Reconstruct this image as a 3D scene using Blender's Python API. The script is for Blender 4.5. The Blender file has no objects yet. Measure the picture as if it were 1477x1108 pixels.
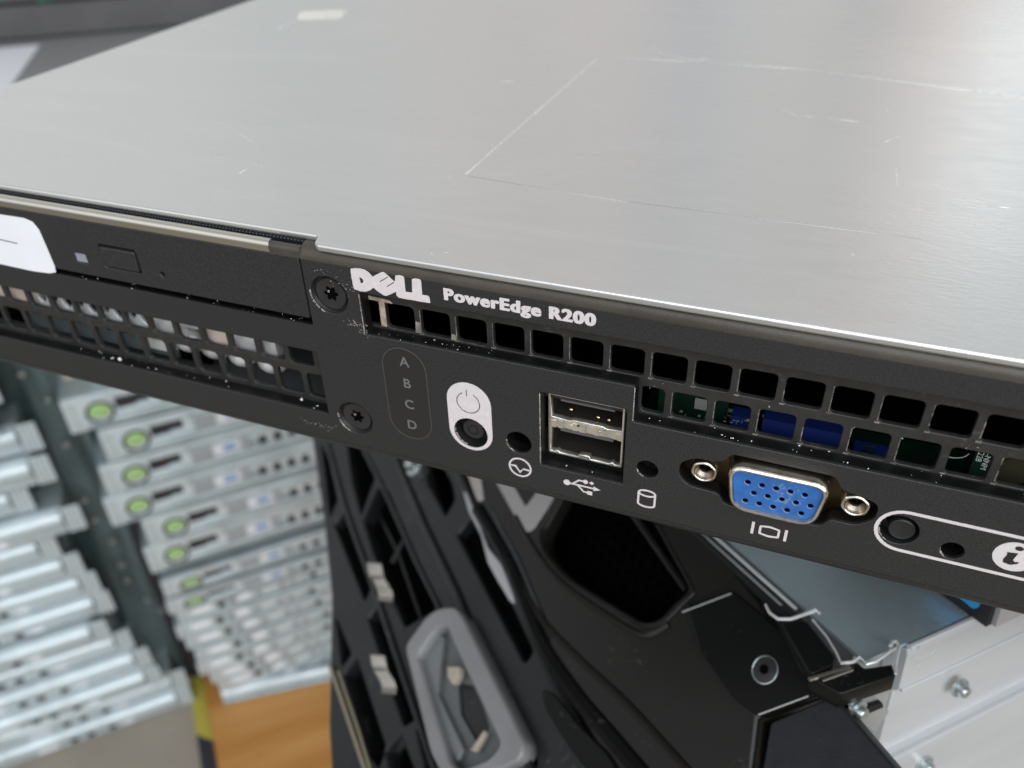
import bpy, bmesh, math, random
from mathutils import Vector, Matrix
random.seed(7)
SC = bpy.context.scene
COL = SC.collection
MM = 0.001
PI = math.pi

# ------------------------------------------------------------------ camera geometry (mm, world = front plane of the server)
CX, CY, FPX = 738.5, 554.0, 1216.62
R = Matrix(((0.92973442, 0.36758827, -0.02174324), (0.19882287, -0.55082651, -0.81059214), (-0.30994092, 0.74931236, -0.58520732)))
CAM = Vector((11.566, -114.318, 99.837))

def ray(px, py):
    return (R.transposed() @ Vector(((px - CX) / FPX, (py - CY) / FPX, 1.0)))

def at(M, px, py, n, c):
    """point of the local plane (n . p = c) of frame M seen at a photograph pixel, in local mm"""
    Mi = M.inverted()
    o = Mi @ CAM
    d = Mi.to_3x3() @ ray(px, py)
    n = Vector(n)
    return o + d * ((c - o.dot(n)) / d.dot(n))

# ------------------------------------------------------------------ materials
def rgb(c):
    return (c[0], c[1], c[2], 1.0)

def mat(name, col, rough=0.5, metal=0.0, var=0.0, vscale=40, bump=0.0, bscale=2000, col2=None, spec=0.5, stretch=None, coat=0.0, alpha=1.0, rvar=0.0, dust=0.0, dscale=500, trans=0.0):
    m = bpy.data.materials.new(name)
    m.use_nodes = True
    nt = m.node_tree
    b = nt.nodes['Principled BSDF']
    b.inputs['Roughness'].default_value = rough
    b.inputs['Metallic'].default_value = metal
    b.inputs['Base Color'].default_value = rgb(col)
    b.inputs['Specular IOR Level'].default_value = spec
    if coat: b.inputs['Coat Weight'].default_value = coat
    if trans: b.inputs['Transmission Weight'].default_value = trans
    tc = nt.nodes.new('ShaderNodeTexCoord')
    vec = tc.outputs['Object']
    if stretch:
        mp = nt.nodes.new('ShaderNodeMapping')
        mp.inputs['Scale'].default_value = stretch
        nt.links.new(vec, mp.inputs['Vector'])
        vec = mp.outputs['Vector']
    last = None
    if var or col2:
        nz = nt.nodes.new('ShaderNodeTexNoise')
        nz.inputs['Scale'].default_value = vscale
        nz.inputs['Detail'].default_value = 5
        nt.links.new(vec, nz.inputs['Vector'])
        mx = nt.nodes.new('ShaderNodeMix'); mx.data_type = 'RGBA'
        c2 = col2 if col2 else tuple(v * (1 + var) for v in col)
        c1 = col if col2 else tuple(v * (1 - var) for v in col)
        mx.inputs['A'].default_value = rgb(c1); mx.inputs['B'].default_value = rgb(c2)
        rp = nt.nodes.new('ShaderNodeValToRGB')
        rp.color_ramp.elements[0].position = 0.3; rp.color_ramp.elements[1].position = 0.7
        nt.links.new(nz.outputs['Fac'], rp.inputs['Fac'])
        nt.links.new(rp.outputs['Color'], mx.inputs['Factor'])
        nt.links.new(mx.outputs['Result'], b.inputs['Base Color'])
        last = mx.outputs['Result']
        if rvar:
            mr = nt.nodes.new('ShaderNodeMapRange')
            mr.inputs['To Min'].default_value = rough - rvar; mr.inputs['To Max'].default_value = rough + rvar
            nt.links.new(nz.outputs['Fac'], mr.inputs['Value'])
            nt.links.new(mr.outputs['Result'], b.inputs['Roughness'])
    if dust:
        n2 = nt.nodes.new('ShaderNodeTexNoise'); n2.inputs['Scale'].default_value = dscale; n2.inputs['Detail'].default_value = 2
        nt.links.new(tc.outputs['Object'], n2.inputs['Vector'])
        n3 = nt.nodes.new('ShaderNodeTexNoise'); n3.inputs['Scale'].default_value = dscale / 12; n3.inputs['Detail'].default_value = 3
        nt.links.new(tc.outputs['Object'], n3.inputs['Vector'])
        ad = nt.nodes.new('ShaderNodeMath'); ad.operation = 'MULTIPLY'
        nt.links.new(n2.outputs['Fac'], ad.inputs[0]); nt.links.new(n3.outputs['Fac'], ad.inputs[1])
        r2 = nt.nodes.new('ShaderNodeValToRGB')
        r2.color_ramp.elements[0].position = 0.36; r2.color_ramp.elements[1].position = 0.46
        r2.color_ramp.elements[1].color = (dust, dust, dust, 1)
        nt.links.new(ad.outputs[0], r2.inputs['Fac'])
        m2 = nt.nodes.new('ShaderNodeMix'); m2.data_type = 'RGBA'
        m2.inputs['A'].default_value = rgb(col); m2.inputs['B'].default_value = (0.5, 0.48, 0.45, 1)
        if last: nt.links.new(last, m2.inputs['A'])
        nt.links.new(r2.outputs['Color'], m2.inputs['Factor'])
        nt.links.new(m2.outputs['Result'], b.inputs['Base Color'])
    if bump:
        n4 = nt.nodes.new('ShaderNodeTexNoise'); n4.inputs['Scale'].default_value = bscale; n4.inputs['Detail'].default_value = 3
        nt.links.new(tc.outputs['Object'], n4.inputs['Vector'])
        bp = nt.nodes.new('ShaderNodeBump'); bp.inputs['Strength'].default_value = bump; bp.inputs['Distance'].default_value = 0.0002
        nt.links.new(n4.outputs['Fac'], bp.inputs['Height'])
        nt.links.new(bp.outputs['Normal'], b.inputs['Normal'])
    return m

M_face = mat('black_powder_coat', (0.0165, 0.0165, 0.0172), 0.48, var=0.42, vscale=2600, bump=0.5, bscale=3200)
M_recess = mat('recess_black', (0.005, 0.005, 0.005), 0.42, spec=.25, var=0.3, vscale=300, bump=0.2)  # face black made darker: shade on the recess walls put into the colour
M_black = mat('black_plastic', (0.013, 0.013, 0.0135), 0.42, var=0.15, vscale=120, bump=0.15, bscale=2500)
M_grille = mat('grille_black', (0.019, 0.0185, 0.018), 0.45, var=0.25, vscale=400, bump=0.2, dust=0.05, dscale=1500)
M_rim = mat('warm_sheen_black', (0.050, 0.042, 0.033), 0.40, metal=0.1, var=0.25, vscale=90, bump=0.2)  # warm reflection on the rounded top edge put into the colour
M_gloss = mat('glossy_black', (0.006, 0.006, 0.006), 0.22, var=0.2, vscale=30, coat=0.0, spec=.16, dust=0.05, dscale=900)
M_bezel = mat('satin_bezel', (0.011, 0.010, 0.0088), 0.28, spec=.30, var=0.15, vscale=40, bump=0.06, bscale=3000, dust=0.05, dscale=700)
M_rib = mat('bezel_rib', (0.012, 0.0125, 0.0135), 0.30, spec=.36, var=0.2, vscale=60, dust=0.06, dscale=500)
M_void = mat('dark_inside', (0.0015, 0.0015, 0.0015), 0.9, spec=0.03)
M_textblk = mat('textured_black', (0.010, 0.011, 0.0135), 0.55, spec=.35, var=0.2, vscale=300, bump=0.6, bscale=2500)

# lid sheet: rolled steel, spangle, brushed along x, smudges
def lid_mat(name, base, rough, tint2, sp=70):
    m = bpy.data.materials.new(name); m.use_nodes = True
    nt = m.node_tree; b = nt.nodes['Principled BSDF']; L = nt.links
    b.inputs['Metallic'].default_value = 0.85
    tc = nt.nodes.new('ShaderNodeTexCoord')
    mp = nt.nodes.new('ShaderNodeMapping'); mp.inputs['Scale'].default_value = (0.35, 1.0, 1.0)
    L.new(tc.outputs['Object'], mp.inputs['Vector'])
    n1 = nt.nodes.new('ShaderNodeTexNoise'); n1.inputs['Scale'].default_value = sp * 5; n1.inputs['Detail'].default_value = 6
    L.new(mp.outputs['Vector'], n1.inputs['Vector'])
    n2 = nt.nodes.new('ShaderNodeTexNoise'); n2.inputs['Scale'].default_value = sp / 7; n2.inputs['Detail'].default_value = 4
    L.new(tc.outputs['Object'], n2.inputs['Vector'])
    mx = nt.nodes.new('ShaderNodeMix'); mx.data_type = 'RGBA'
    mx.inputs['A'].default_value = rgb(base); mx.inputs['B'].default_value = rgb(tint2)
    s = nt.nodes.new('ShaderNodeMath'); s.operation = 'ADD'; s.use_clamp = True
    h = nt.nodes.new('ShaderNodeMath'); h.operation = 'MULTIPLY'; h.inputs[1].default_value = 0.45
    L.new(n1.outputs['Fac'], h.inputs[0])
    h2 = nt.nodes.new('ShaderNodeMath'); h2.operation = 'MULTIPLY'; h2.inputs[1].default_value = 0.55
    L.new(n2.outputs['Fac'], h2.inputs[0]); L.new(h.outputs[0], s.inputs[0]); L.new(h2.outputs[0], s.inputs[1])
    L.new(s.outputs[0], mx.inputs['Factor']); L.new(mx.outputs['Result'], b.inputs['Base Color'])
    mp2 = nt.nodes.new('ShaderNodeMapping'); mp2.inputs['Scale'].default_value = (9, 26, 9); mp2.inputs['Rotation'].default_value = (0, 0, .5)
    L.new(tc.outputs['Object'], mp2.inputs['Vector'])
    n5 = nt.nodes.new('ShaderNodeTexNoise'); n5.inputs['Scale'].default_value = 1.0; n5.inputs['Detail'].default_value = 8; n5.inputs['Roughness'].default_value = .68; n5.inputs['Distortion'].default_value = 1.2
    L.new(mp2.outputs['Vector'], n5.inputs['Vector'])
    r5 = nt.nodes.new('ShaderNodeValToRGB'); r5.color_ramp.elements[0].position = .52; r5.color_ramp.elements[1].position = .72; r5.color_ramp.elements[1].color = (.20, .20, .20, 1)
    L.new(n5.outputs['Fac'], r5.inputs['Fac'])
    m5 = nt.nodes.new('ShaderNodeMix'); m5.data_type = 'RGBA'; m5.inputs['B'].default_value = (.84, .84, .83, 1)
    L.new(r5.outputs['Color'], m5.inputs['Factor']); L.new(mx.outputs['Result'], m5.inputs['A']); L.new(m5.outputs['Result'], b.inputs['Base Color'])
    mr = nt.nodes.new('ShaderNodeMapRange'); mr.inputs['From Min'].default_value = 0.3; mr.inputs['From Max'].default_value = 0.7
    mr.inputs['To Min'].default_value = rough - 0.05; mr.inputs['To Max'].default_value = rough + 0.07
    L.new(s.outputs[0], mr.inputs['Value']); L.new(mr.outputs['Result'], b.inputs['Roughness'])
    n3 = nt.nodes.new('ShaderNodeTexNoise'); n3.inputs['Scale'].default_value = 1200; n3.inputs['Detail'].default_value = 3
    L.new(mp.outputs['Vector'], n3.inputs['Vector'])
    bp = nt.nodes.new('ShaderNodeBump'); bp.inputs['Strength'].default_value = 0.16; bp.inputs['Distance'].default_value = 0.0002
    L.new(n3.outputs['Fac'], bp.inputs['Height']); L.new(bp.outputs['Normal'], b.inputs['Normal'])
    return m
M_lid = lid_mat('rolled_steel', (0.60, 0.60, 0.595), 0.27, (0.70, 0.70, 0.695))
M_lid2 = lid_mat('blue_galvanised_steel', (0.58, 0.71, 0.76), 0.46, (0.74, 0.85, 0.89), 160)
M_galv = mat('galvanised_bright', (0.74, 0.75, 0.76), 0.34, metal=0.55, var=0.06, vscale=120, bump=0.08, bscale=900)
M_galvd = mat('galvanised_dull', (0.45, 0.47, 0.48), 0.4, metal=0.7, var=0.15, vscale=60)
M_nickel = mat('nickel', (0.74, 0.68, 0.61), 0.28, metal=1.0, var=0.08, vscale=300, bump=0.05, bscale=1800)
M_tin = mat('worn_tin_shell', (0.84, 0.79, 0.71), 0.34, metal=0.9, var=0.2, vscale=500, bump=0.3, bscale=1500)
M_vshell = mat('vga_shell', (0.80, 0.72, 0.60), 0.24, metal=1.0, var=0.25, vscale=300, bump=0.1)
M_gasket = mat('dark_bronze_sheet', (0.07, 0.048, 0.028), 0.3, metal=0.9, var=0.4, vscale=180)
M_chrome = mat('chrome_strip', (0.62, 0.59, 0.53), 0.27, metal=1.0, var=0.08, vscale=60, stretch=(0.2, 3, 3))
M_blue = mat('blue_connector', (0.022, 0.115, 0.36), 0.42, var=0.15, vscale=500, bump=0.2, dust=0.22, dscale=1300)
M_dblue = mat('deep_blue_plastic', (0.004, 0.012, 0.085), 0.45)
M_pcb = mat('green_circuit_board', (0.003, 0.016, 0.009), 0.4, var=0.3, vscale=300)
M_silk = mat('board_silkscreen', (0.45, 0.50, 0.47), 0.6)
M_print = mat('light_print', (0.60, 0.55, 0.555), 0.55, var=0.05, vscale=900)
M_dimprint = mat('dim_print', (0.13, 0.13, 0.132), 0.6)
M_screw = mat('black_oxide_screw', (0.030, 0.029, 0.030), 0.32, metal=0.3, var=0.2, vscale=300)
M_wear_glint = mat('wear_and_glints', (0.42, 0.38, 0.36), 0.5, var=0.4, vscale=900, bump=0.6, bscale=1500)  # chips and scuffs, also the highlights drawn on cut edges
M_paper = mat('white_paper', (0.74, 0.75, 0.79), 0.8, var=0.03, vscale=60)
M_scr = mat('scratch_bright', (0.95, 0.95, 0.95), 0.30, metal=0.7)
M_scrd = mat('scratch_dull', (0.52, 0.52, 0.53), 0.5, metal=0.8)
M_lint = mat('lint', (0.7, 0.68, 0.65), 0.9)
M_vlogo = mat('silver_print', (0.36, 0.345, 0.345), 0.42, metal=0.3)
M_frost = mat('grey_translucent_plastic', (0.19, 0.19, 0.193), 0.38, var=0.15, vscale=50)
M_frostd = mat('smoked_plastic', (0.085, 0.092, 0.095), 0.3, var=0.2, vscale=50)
M_cream = mat('cream_plastic', (0.36, 0.30, 0.24), 0.5)
M_white = mat('white_zinc_side', (0.58, 0.60, 0.625), 0.34, metal=0.5, var=0.18, vscale=14, stretch=(1, .35, 2), bump=0.05, bscale=900)
M_zscrew = mat('zinc_screw', (0.52, 0.57, 0.57), 0.30, metal=0.9, var=0.15, vscale=400)
M_lblue = mat('label_blue', (0.02, 0.26, 0.55), 0.4)
M_lorange = mat('label_orange', (0.55, 0.33, 0.10), 0.4)
M_grey = mat('grey_box_side', (0.30, 0.29, 0.29), 0.45, var=0.08, vscale=60)
M_teal = mat('dark_teal_steel', (0.10, 0.135, 0.14), 0.38, metal=0.2, var=0.55, vscale=9, stretch=(6, 6, 0.5))
M_front = mat('silver_server_front', (0.62, 0.70, 0.73), 0.38, metal=0.30, var=0.16, vscale=30)
M_frontd = mat('silver_server_grey', (0.36, 0.42, 0.44), 0.45, metal=0.4, var=0.2, vscale=30)
M_green = mat('lime_button', (0.36, 0.55, 0.22), 0.4)
M_sqb = mat('grey_blue_port', (0.20, 0.31, 0.52), 0.5)
M_meshg = mat('grey_mesh', (0.33, 0.35, 0.37), 0.6)
M_hole = mat('port_black', (0.025, 0.025, 0.03), 0.5)
M_floor = mat('concrete', (0.235, 0.205, 0.165), 0.75, col2=(0.30, 0.265, 0.215), vscale=8, bump=0.3, bscale=300)
M_bench = mat('grey_bench_paint', (0.22, 0.225, 0.23), 0.5, var=0.06, vscale=5)
M_chass = mat('dark_grey_chassis', (0.115, 0.112, 0.112), 0.4, var=0.15, vscale=12)
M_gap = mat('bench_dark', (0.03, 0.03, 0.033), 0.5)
M_leaf = mat('green_plastic_bits', (0.06, 0.22, 0.10), 0.5)

def wood():
    m = bpy.data.materials.new('orange_plywood'); m.use_nodes = True
    nt = m.node_tree; b = nt.nodes['Principled BSDF']; L = nt.links
    b.inputs['Roughness'].default_value = 0.5
    tc = nt.nodes.new('ShaderNodeTexCoord'); mp = nt.nodes.new('ShaderNodeMapping')
    mp.inputs['Scale'].default_value = (1.6, 15, 6)
    L.new(tc.outputs['Object'], mp.inputs['Vector'])
    n = nt.nodes.new('ShaderNodeTexNoise'); n.inputs['Scale'].default_value = 1.3; n.inputs['Detail'].default_value = 6
    L.new(mp.outputs['Vector'], n.inputs['Vector'])
    r = nt.nodes.new('ShaderNodeValToRGB')
    r.color_ramp.elements[0].position = 0.35; r.color_ramp.elements[0].color = (0.38, 0.16, 0.03, 1)
    r.color_ramp.elements[1].position = 0.65; r.color_ramp.elements[1].color = (0.50, 0.25, 0.075, 1)
    L.new(n.outputs['Fac'], r.inputs['Fac']); L.new(r.outputs['Color'], b.inputs['Base Color'])
    return m
M_wood = wood()

def hazard():
    m = bpy.data.materials.new('hazard_stripes'); m.use_nodes = True
    nt = m.node_tree; b = nt.nodes['Principled BSDF']; L = nt.links
    b.inputs['Roughness'].default_value = 0.5
    tc = nt.nodes.new('ShaderNodeTexCoord')
    w = nt.nodes.new('ShaderNodeTexWave'); w.bands_direction = 'DIAGONAL'
    w.inputs['Scale'].default_value = 1.6; w.inputs['Phase Offset'].default_value = 2.6
    L.new(tc.outputs['Object'], w.inputs['Vector'])
    r = nt.nodes.new('ShaderNodeValToRGB'); r.color_ramp.interpolation = 'CONSTANT'
    r.color_ramp.elements[0].color = (0.02, 0.02, 0.025, 1); r.color_ramp.elements[1].position = 0.5
    r.color_ramp.elements[1].color = (0.40, 0.34, 0.05, 1)
    L.new(w.outputs['Fac'], r.inputs['Fac']); L.new(r.outputs['Color'], b.inputs['Base Color'])
    return m
M_haz = hazard()

# ------------------------------------------------------------------ builders (local mm)
def link(name, me, m, parent=None):
    o = bpy.data.objects.new(name, me)
    COL.objects.link(o)
    if m is not None:
        me.materials.clear(); me.materials.append(m)
    if parent is not None: o.parent = parent
    return o

def thing(name, label, cat, M=None, group=None):
    o = bpy.data.objects.new(name, None); COL.objects.link(o)
    o.empty_display_size = 0.01
    o['label'] = label; o['category'] = cat
    if group: o['group'] = group
    if M is not None:
        W = M.copy(); W.translation = M.translation * MM
        o.matrix_world = W
    return o

def fin(name, bm, m, parent=None, smooth=False, bev=0.0, seg=2, ang=40):
    if bev:
        es = [e for e in bm.edges if len(e.link_faces) == 2 and e.calc_face_angle(0) > math.radians(ang)]
        if es: bmesh.ops.bevel(bm, geom=es, offset=bev, offset_type='OFFSET', segments=seg, profile=0.5, affect='EDGES', clamp_overlap=True)
    bmesh.ops.scale(bm, vec=(MM,) * 3, verts=bm.verts)
    me = bpy.data.meshes.new(name); bm.to_mesh(me); bm.free()
    if smooth:
        for p in me.polygons: p.use_smooth = True
        try: me.set_sharp_from_angle(angle=math.radians(38))
        except Exception: pass
    return link(name, me, m, parent)

IDF = (Vector((0, 0, 0)), Vector((1, 0, 0)), Vector((0, 0, 1)), Vector((0, -1, 0)))   # face frame: a=x, b=z, n=-y (towards viewer)
def FR(o, a, b):
    a = Vector(a).normalized(); b = Vector(b).normalized()
    return (Vector(o), a, b, a.cross(b).normalized())

def curve_mesh(polys, th, bev=0.0):
    cu = bpy.data.curves.new('tmp', 'CURVE'); cu.dimensions = '2D'; cu.fill_mode = 'BOTH'
    cu.extrude = max(th / 2 - bev, 0.0)
    if bev: cu.bevel_depth = bev; cu.bevel_resolution = 1; cu.offset = -bev
    for pl in polys:
        s = cu.splines.new('POLY'); s.points.add(len(pl) - 1)
        for i, p in enumerate(pl): s.points[i].co = (p[0], p[1], 0, 1)
        s.use_cyclic_u = True
    ob = bpy.data.objects.new('tmp', cu); COL.objects.link(ob)
    dg = bpy.context.evaluated_depsgraph_get(); dg.update()
    me = bpy.data.meshes.new_from_object(ob.evaluated_get(dg))
    bpy.data.objects.remove(ob); bpy.data.curves.remove(cu)
    return me

def map_mesh(me, fr, n_mid):
    o, a, b, n = fr
    for v in me.vertices:
        v.co = (o + a * v.co.x + b * v.co.y + n * (v.co.z + n_mid)) * MM
    return me

def plate(name, fr, outer, holes, n0, th, m, parent, bev=0.0):
    """sheet with holes: occupies n0-th .. n0 along the frame normal"""
    me = curve_mesh([outer] + list(holes), th, bev)
    me.name = name
    map_mesh(me, fr, n0 - th / 2)
    return link(name, me, m, parent)

def multi_plate(name, fr, outers, n0, th, m, parent, bev=0.0):
    me = curve_mesh(outers, th, bev); me.name = name
    map_mesh(me, fr, n0 - th / 2)
    return link(name, me, m, parent)

def circ(cx, cz, r, n=28, rz=None, ph=0):
    rz = r if rz is None else rz
    return [(cx + r * math.cos(2 * PI * i / n + ph), cz + rz * math.sin(2 * PI * i / n + ph)) for i in range(n)]

def rrect(x0, z0, x1, z1, r, n=4):
    out = []
    for (cx, cz, a0) in ((x1 - r, z1 - r, 0), (x0 + r, z1 - r, 90), (x0 + r, z0 + r, 180), (x1 - r, z0 + r, 270)):
        for i in range(n + 1):
            a = math.radians(a0 + 90 * i / n); out.append((cx + r * math.cos(a), cz + r * math.sin(a)))
    return out

def stadium_v(cx, z0, z1, r, n=14):
    out = []
    for i in range(n + 1):
        a = PI * i / n; out.append((cx + r * math.cos(a), z1 - r + r * math.sin(a)))
    for i in range(n + 1):
        a = PI + PI * i / n; out.append((cx + r * math.cos(a), z0 + r + r * math.sin(a)))
    return out

def stadium_h(x0, x1, cz, r, n=14):
    out = []
    for i in range(n + 1):
        a = PI / 2 + PI * i / n; out.append((x0 + r + r * math.cos(a), cz + r * math.sin(a)))
    for i in range(n + 1):
        a = -PI / 2 + PI * i / n; out.append((x1 - r + r * math.cos(a), cz + r * math.sin(a)))
    return out

def roundpoly(pts, r, n=4):
    out = []; N = len(pts)
    for i in range(N):
        p = Vector(pts[i]); a = Vector(pts[i - 1]); b = Vector(pts[(i + 1) % N])
        rr = r[i] if isinstance(r, (list, tuple)) else r
        da = (a - p); db = (b - p); k = min(rr, da.length * .45, db.length * .45)
        if k < 1e-4: out.append(tuple(p)); continue
        p0 = p + da.normalized() * k; p1 = p + db.normalized() * k
        for j in range(n + 1):
            t = j / n; q = p0 * (1 - t) ** 2 + p * 2 * t * (1 - t) + p1 * t * t; out.append(tuple(q))
    return out

def lathe(fr, cx, cz, prof, n=32):
    """prof: list of (radius, normal offset)"""
    o, a, b, nn = fr
    bm = bmesh.new(); rings = []
    for (r, h) in prof:
        if r < 1e-5: rings.append([bm.verts.new(o + a * cx + b * cz + nn * h)])
        else: rings.append([bm.verts.new(o + a * (cx + r * math.cos(2 * PI * i / n)) + b * (cz + r * math.sin(2 * PI * i / n)) + nn * h) for i in range(n)])
    for A, B in zip(rings, rings[1:]):
        for i in range(n):
            j = (i + 1) % n
            if len(A) == 1 and len(B) == 1: continue
            if len(A) == 1: f = (A[0], B[i], B[j])
            elif len(B) == 1: f = (A[i], B[0], A[j])
            else: f = (A[i], B[i], B[j], A[j])
            try: bm.faces.new(f)
            except ValueError: pass
    bmesh.ops.recalc_face_normals(bm, faces=bm.faces)
    return bm

def box(bm, x0, x1, y0, y1, z0, z1):
    v = [bm.verts.new(p) for p in ((x0, y0, z0), (x1, y0, z0), (x1, y1, z0), (x0, y1, z0), (x0, y0, z1), (x1, y0, z1), (x1, y1, z1), (x0, y1, z1))]
    for f in ((0, 3, 2, 1), (4, 5, 6, 7), (0, 1, 5, 4), (1, 2, 6, 5), (2, 3, 7, 6), (3, 0, 4, 7)):
        bm.faces.new([v[i] for i in f])

def boxes(name, lst, m, parent=None, bev=0.0, smooth=False):
    bm = bmesh.new()
    for b in lst: box(bm, *b)
    return fin(name, bm, m, parent, bev=bev, smooth=smooth)

def extrude_profile(name, prof, x0, x1, m, parent, axis='x', smooth=True, closed=True):
    """closed profile (y,z) swept along x; or (x,z) along y"""
    bm = bmesh.new()
    def P(p, t): return (t, p[0], p[1]) if axis == 'x' else (p[0], t, p[1])
    A = [bm.verts.new(P(p, x0)) for p in prof]; B = [bm.verts.new(P(p, x1)) for p in prof]
    n = len(prof)
    for i in range(n if closed else n - 1):
        j = (i + 1) % n; bm.faces.new((A[i], A[j], B[j], B[i]))
    if closed:
        bm.faces.new(A[::-1]); bm.faces.new(B)
    bmesh.ops.recalc_face_normals(bm, faces=bm.faces)
    return fin(name, bm, m, parent, smooth=smooth)

def tube(bm, pts, r, n=8):
    pts = [Vector(p) for p in pts]; rings = []
    for i, p in enumerate(pts):
        d = (pts[min(i + 1, len(pts) - 1)] - pts[max(i - 1, 0)]).normalized()
        u = d.orthogonal().normalized() if i == 0 else (u - d * u.dot(d)).normalized()
        w = d.cross(u)
        rr = r[i] if isinstance(r, (list, tuple)) else r
        rings.append([bm.verts.new(p + (u * math.cos(2 * PI * k / n) + w * math.sin(2 * PI * k / n)) * rr) for k in range(n)])
    for A, B in zip(rings, rings[1:]):
        for k in range(n): bm.faces.new((A[k], A[(k + 1) % n], B[(k + 1) % n], B[k]))
    bm.faces.new(rings[0][::-1]); bm.faces.new(rings[-1])

def text(name, s, fr, x, z, size, m, parent, offset=0.0, th=0.05, xs=1.0, n0=0.05, align='LEFT', spacing=1.0, shear=0.0):
    cu = bpy.data.curves.new('t', 'FONT'); cu.body = s; cu.size = 1.0; cu.offset = offset; cu.fill_mode = 'BOTH' if hasattr(cu, 'fill_mode') else cu.fill_mode
    cu.extrude = 0.01; cu.align_x = align; cu.space_character = spacing; cu.shear = shear
    ob = bpy.data.objects.new('t', cu); COL.objects.link(ob)
    dg = bpy.context.evaluated_depsgraph_get(); dg.update()
    me = bpy.data.meshes.new_from_object(ob.evaluated_get(dg)); me.name = name
    bpy.data.objects.remove(ob); bpy.data.curves.remove(cu)
    o, a, b, n = fr
    for v in me.vertices:
        v.co = (o + a * (x + v.co.x * size * xs) + b * (z + v.co.y * size) + n * (n0 - th / 2 + (th / 2 if v.co.z > 0 else -th / 2))) * MM
    return link(name, me, m, parent)

def arc_strip(cx, cz, r, w, a0, a1, n=24):
    out = []
    for i in range(n + 1):
        a = math.radians(a0 + (a1 - a0) * i / n); out.append((cx + (r + w / 2) * math.cos(a), cz + (r + w / 2) * math.sin(a)))
    for i in range(n, -1, -1):
        a = math.radians(a0 + (a1 - a0) * i / n); out.append((cx + (r - w / 2) * math.cos(a), cz + (r - w / 2) * math.sin(a)))
    return out

def seg(x0, z0, x1, z1, w):
    d = Vector((x1 - x0, z1 - z0)).normalized(); p = Vector((-d.y, d.x)) * w / 2
    return [(x0 + p.x, z0 + p.y), (x0 - p.x, z0 - p.y), (x1 - p.x, z1 - p.y), (x1 + p.x, z1 + p.y)]

# =================================================================== MAIN SERVER
TILT = 0.008
MS = Matrix.Rotation(-TILT, 4, 'Y')
srv = thing('rack_server', 'slim rack server with black front and bare steel lid, topmost and nearest the camera', 'server', MS)

# --- face plate
rowz = {0: (22.8, 28.6), 1: (15.8, 21.2), 2: (8.4, 13.9)}
def face_outer():
    p = [(-213, -13.5), (213, -13.5), (213, 29.3), (-76.9, 29.3), (-76.9, 15.0), (-208, 15.0), (-208, 34), (-213, 34)]
    return p
VG = roundpoly([(-2.3, -3.6), (3.2, -3.9), (4.3, -6.0), (20.6, -6.0), (21.8, -3.9), (26.0, -3.9), (28.6, -1.6), (28.6, 1.6), (26.0, 2.6), (22.4, 3.0), (21.2, 5.6), (4.2, 5.6), (3.0, 3.3), (-1.8, 3.0), (-4.2, 1.2), (-4.2, -1.8)], 1.2)
holes = [
    rrect(-206, -6.8, -77.3, 8.7, 0.3),
    roundpoly([(-65.4, 24.4), (-65.3, 15.3), (-13.1, 15.6), (-13.0, 8.0), (206, 8.6), (206, 25.2)], 0.3, 2),
    rrect(-30.3, -7.0, -14.2, 10.4, 0.25),
    circ(-44.6, -2.95, 3.5, 36), circ(-34.7, -2.7, 2.55, 32), circ(-9.85, -2.05, 2.0, 28),
    VG, circ(32.5, -2.65, 3.1, 36), circ(41.0, -4.5, 1.8, 28),
    circ(-71.9, 22.6, 3.95, 36), circ(-70.8, -6.2, 3.95, 36),
]
face = plate('face_plate', IDF, face_outer(), holes, 0, 0.8, M_face, srv, bev=0.12)
plate('recess_frame', IDF, face_outer(), holes, -0.8, 2.2, M_recess, srv)
# rolled top and bottom edge of the face
import itertools
def arcp(cy, cz, r, a0, a1, n=8): return [(cy + r * math.cos(math.radians(a0 + (a1 - a0) * i / n)), cz + r * math.sin(math.radians(a0 + (a1 - a0) * i / n))) for i in range(n + 1)]
prof = arcp(2.6, 29.32, 2.58, 180, 95, 8) + [(6, 31.9), (6, 31.0), (3.2, 31.0), (3.2, 29.32)]
extrude_profile('top_rim', prof, -76.9, 213, M_rim, srv)
prof = arcp(2.6, -13.52, 2.58, 180, 270, 6) + [(8, -16.1), (8, -15.2), (3.2, -15.2), (3.2, -13.52)]
extrude_profile('bottom_flange', prof, -213, 213, M_face, srv)

# --- grilles
def cells(x0, x1, ranges):
    out = []
    for (sx, pitch, w, z0, z1, r) in ranges:
        k = 0; x = sx
        while x < x1:
            a, b = max(x, x0), min(x + w, x1)
            if b - a > 0.8: out.append(rrect(a, z0, b, z1, min(r, (b - a) * .3)))
            x += pitch
    return out
hl = cells(-67.5, 206, [(-69.3, 7.27, 5.95, 15.8, 21.2, .8), (-65.4, 7.27, 5.85, 22.85, 28.6, .5)]) + \
     cells(-12.6, 206, [(-14.4, 7.27, 5.9, 8.5, 13.9, .8)])
grille = plate('grille', FR((0, 3.0, 0), (1, 0, 0), (0, 0, 1)), [(-68, 7.3), (212, 7.3), (212, 29.2), (-68, 29.2)], hl, -0.05, 1.1, M_grille, srv, bev=0.12)
hl = cells(-206, -77.6, [(-201.3, 7.16, 5.9, 2.3, 8.0, .9), (-205.2, 7.16, 5.9, -5.6, 0.4, .9)])
grille2 = plate('grille', FR((0, 3.0, 0), (1, 0, 0), (0, 0, 1)), [(-207, -7.6), (-76.5, -7.6), (-76.5, 9.4), (-207, 9.4)], hl, -0.05, 1.1, M_grille, srv, bev=0.12)

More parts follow.
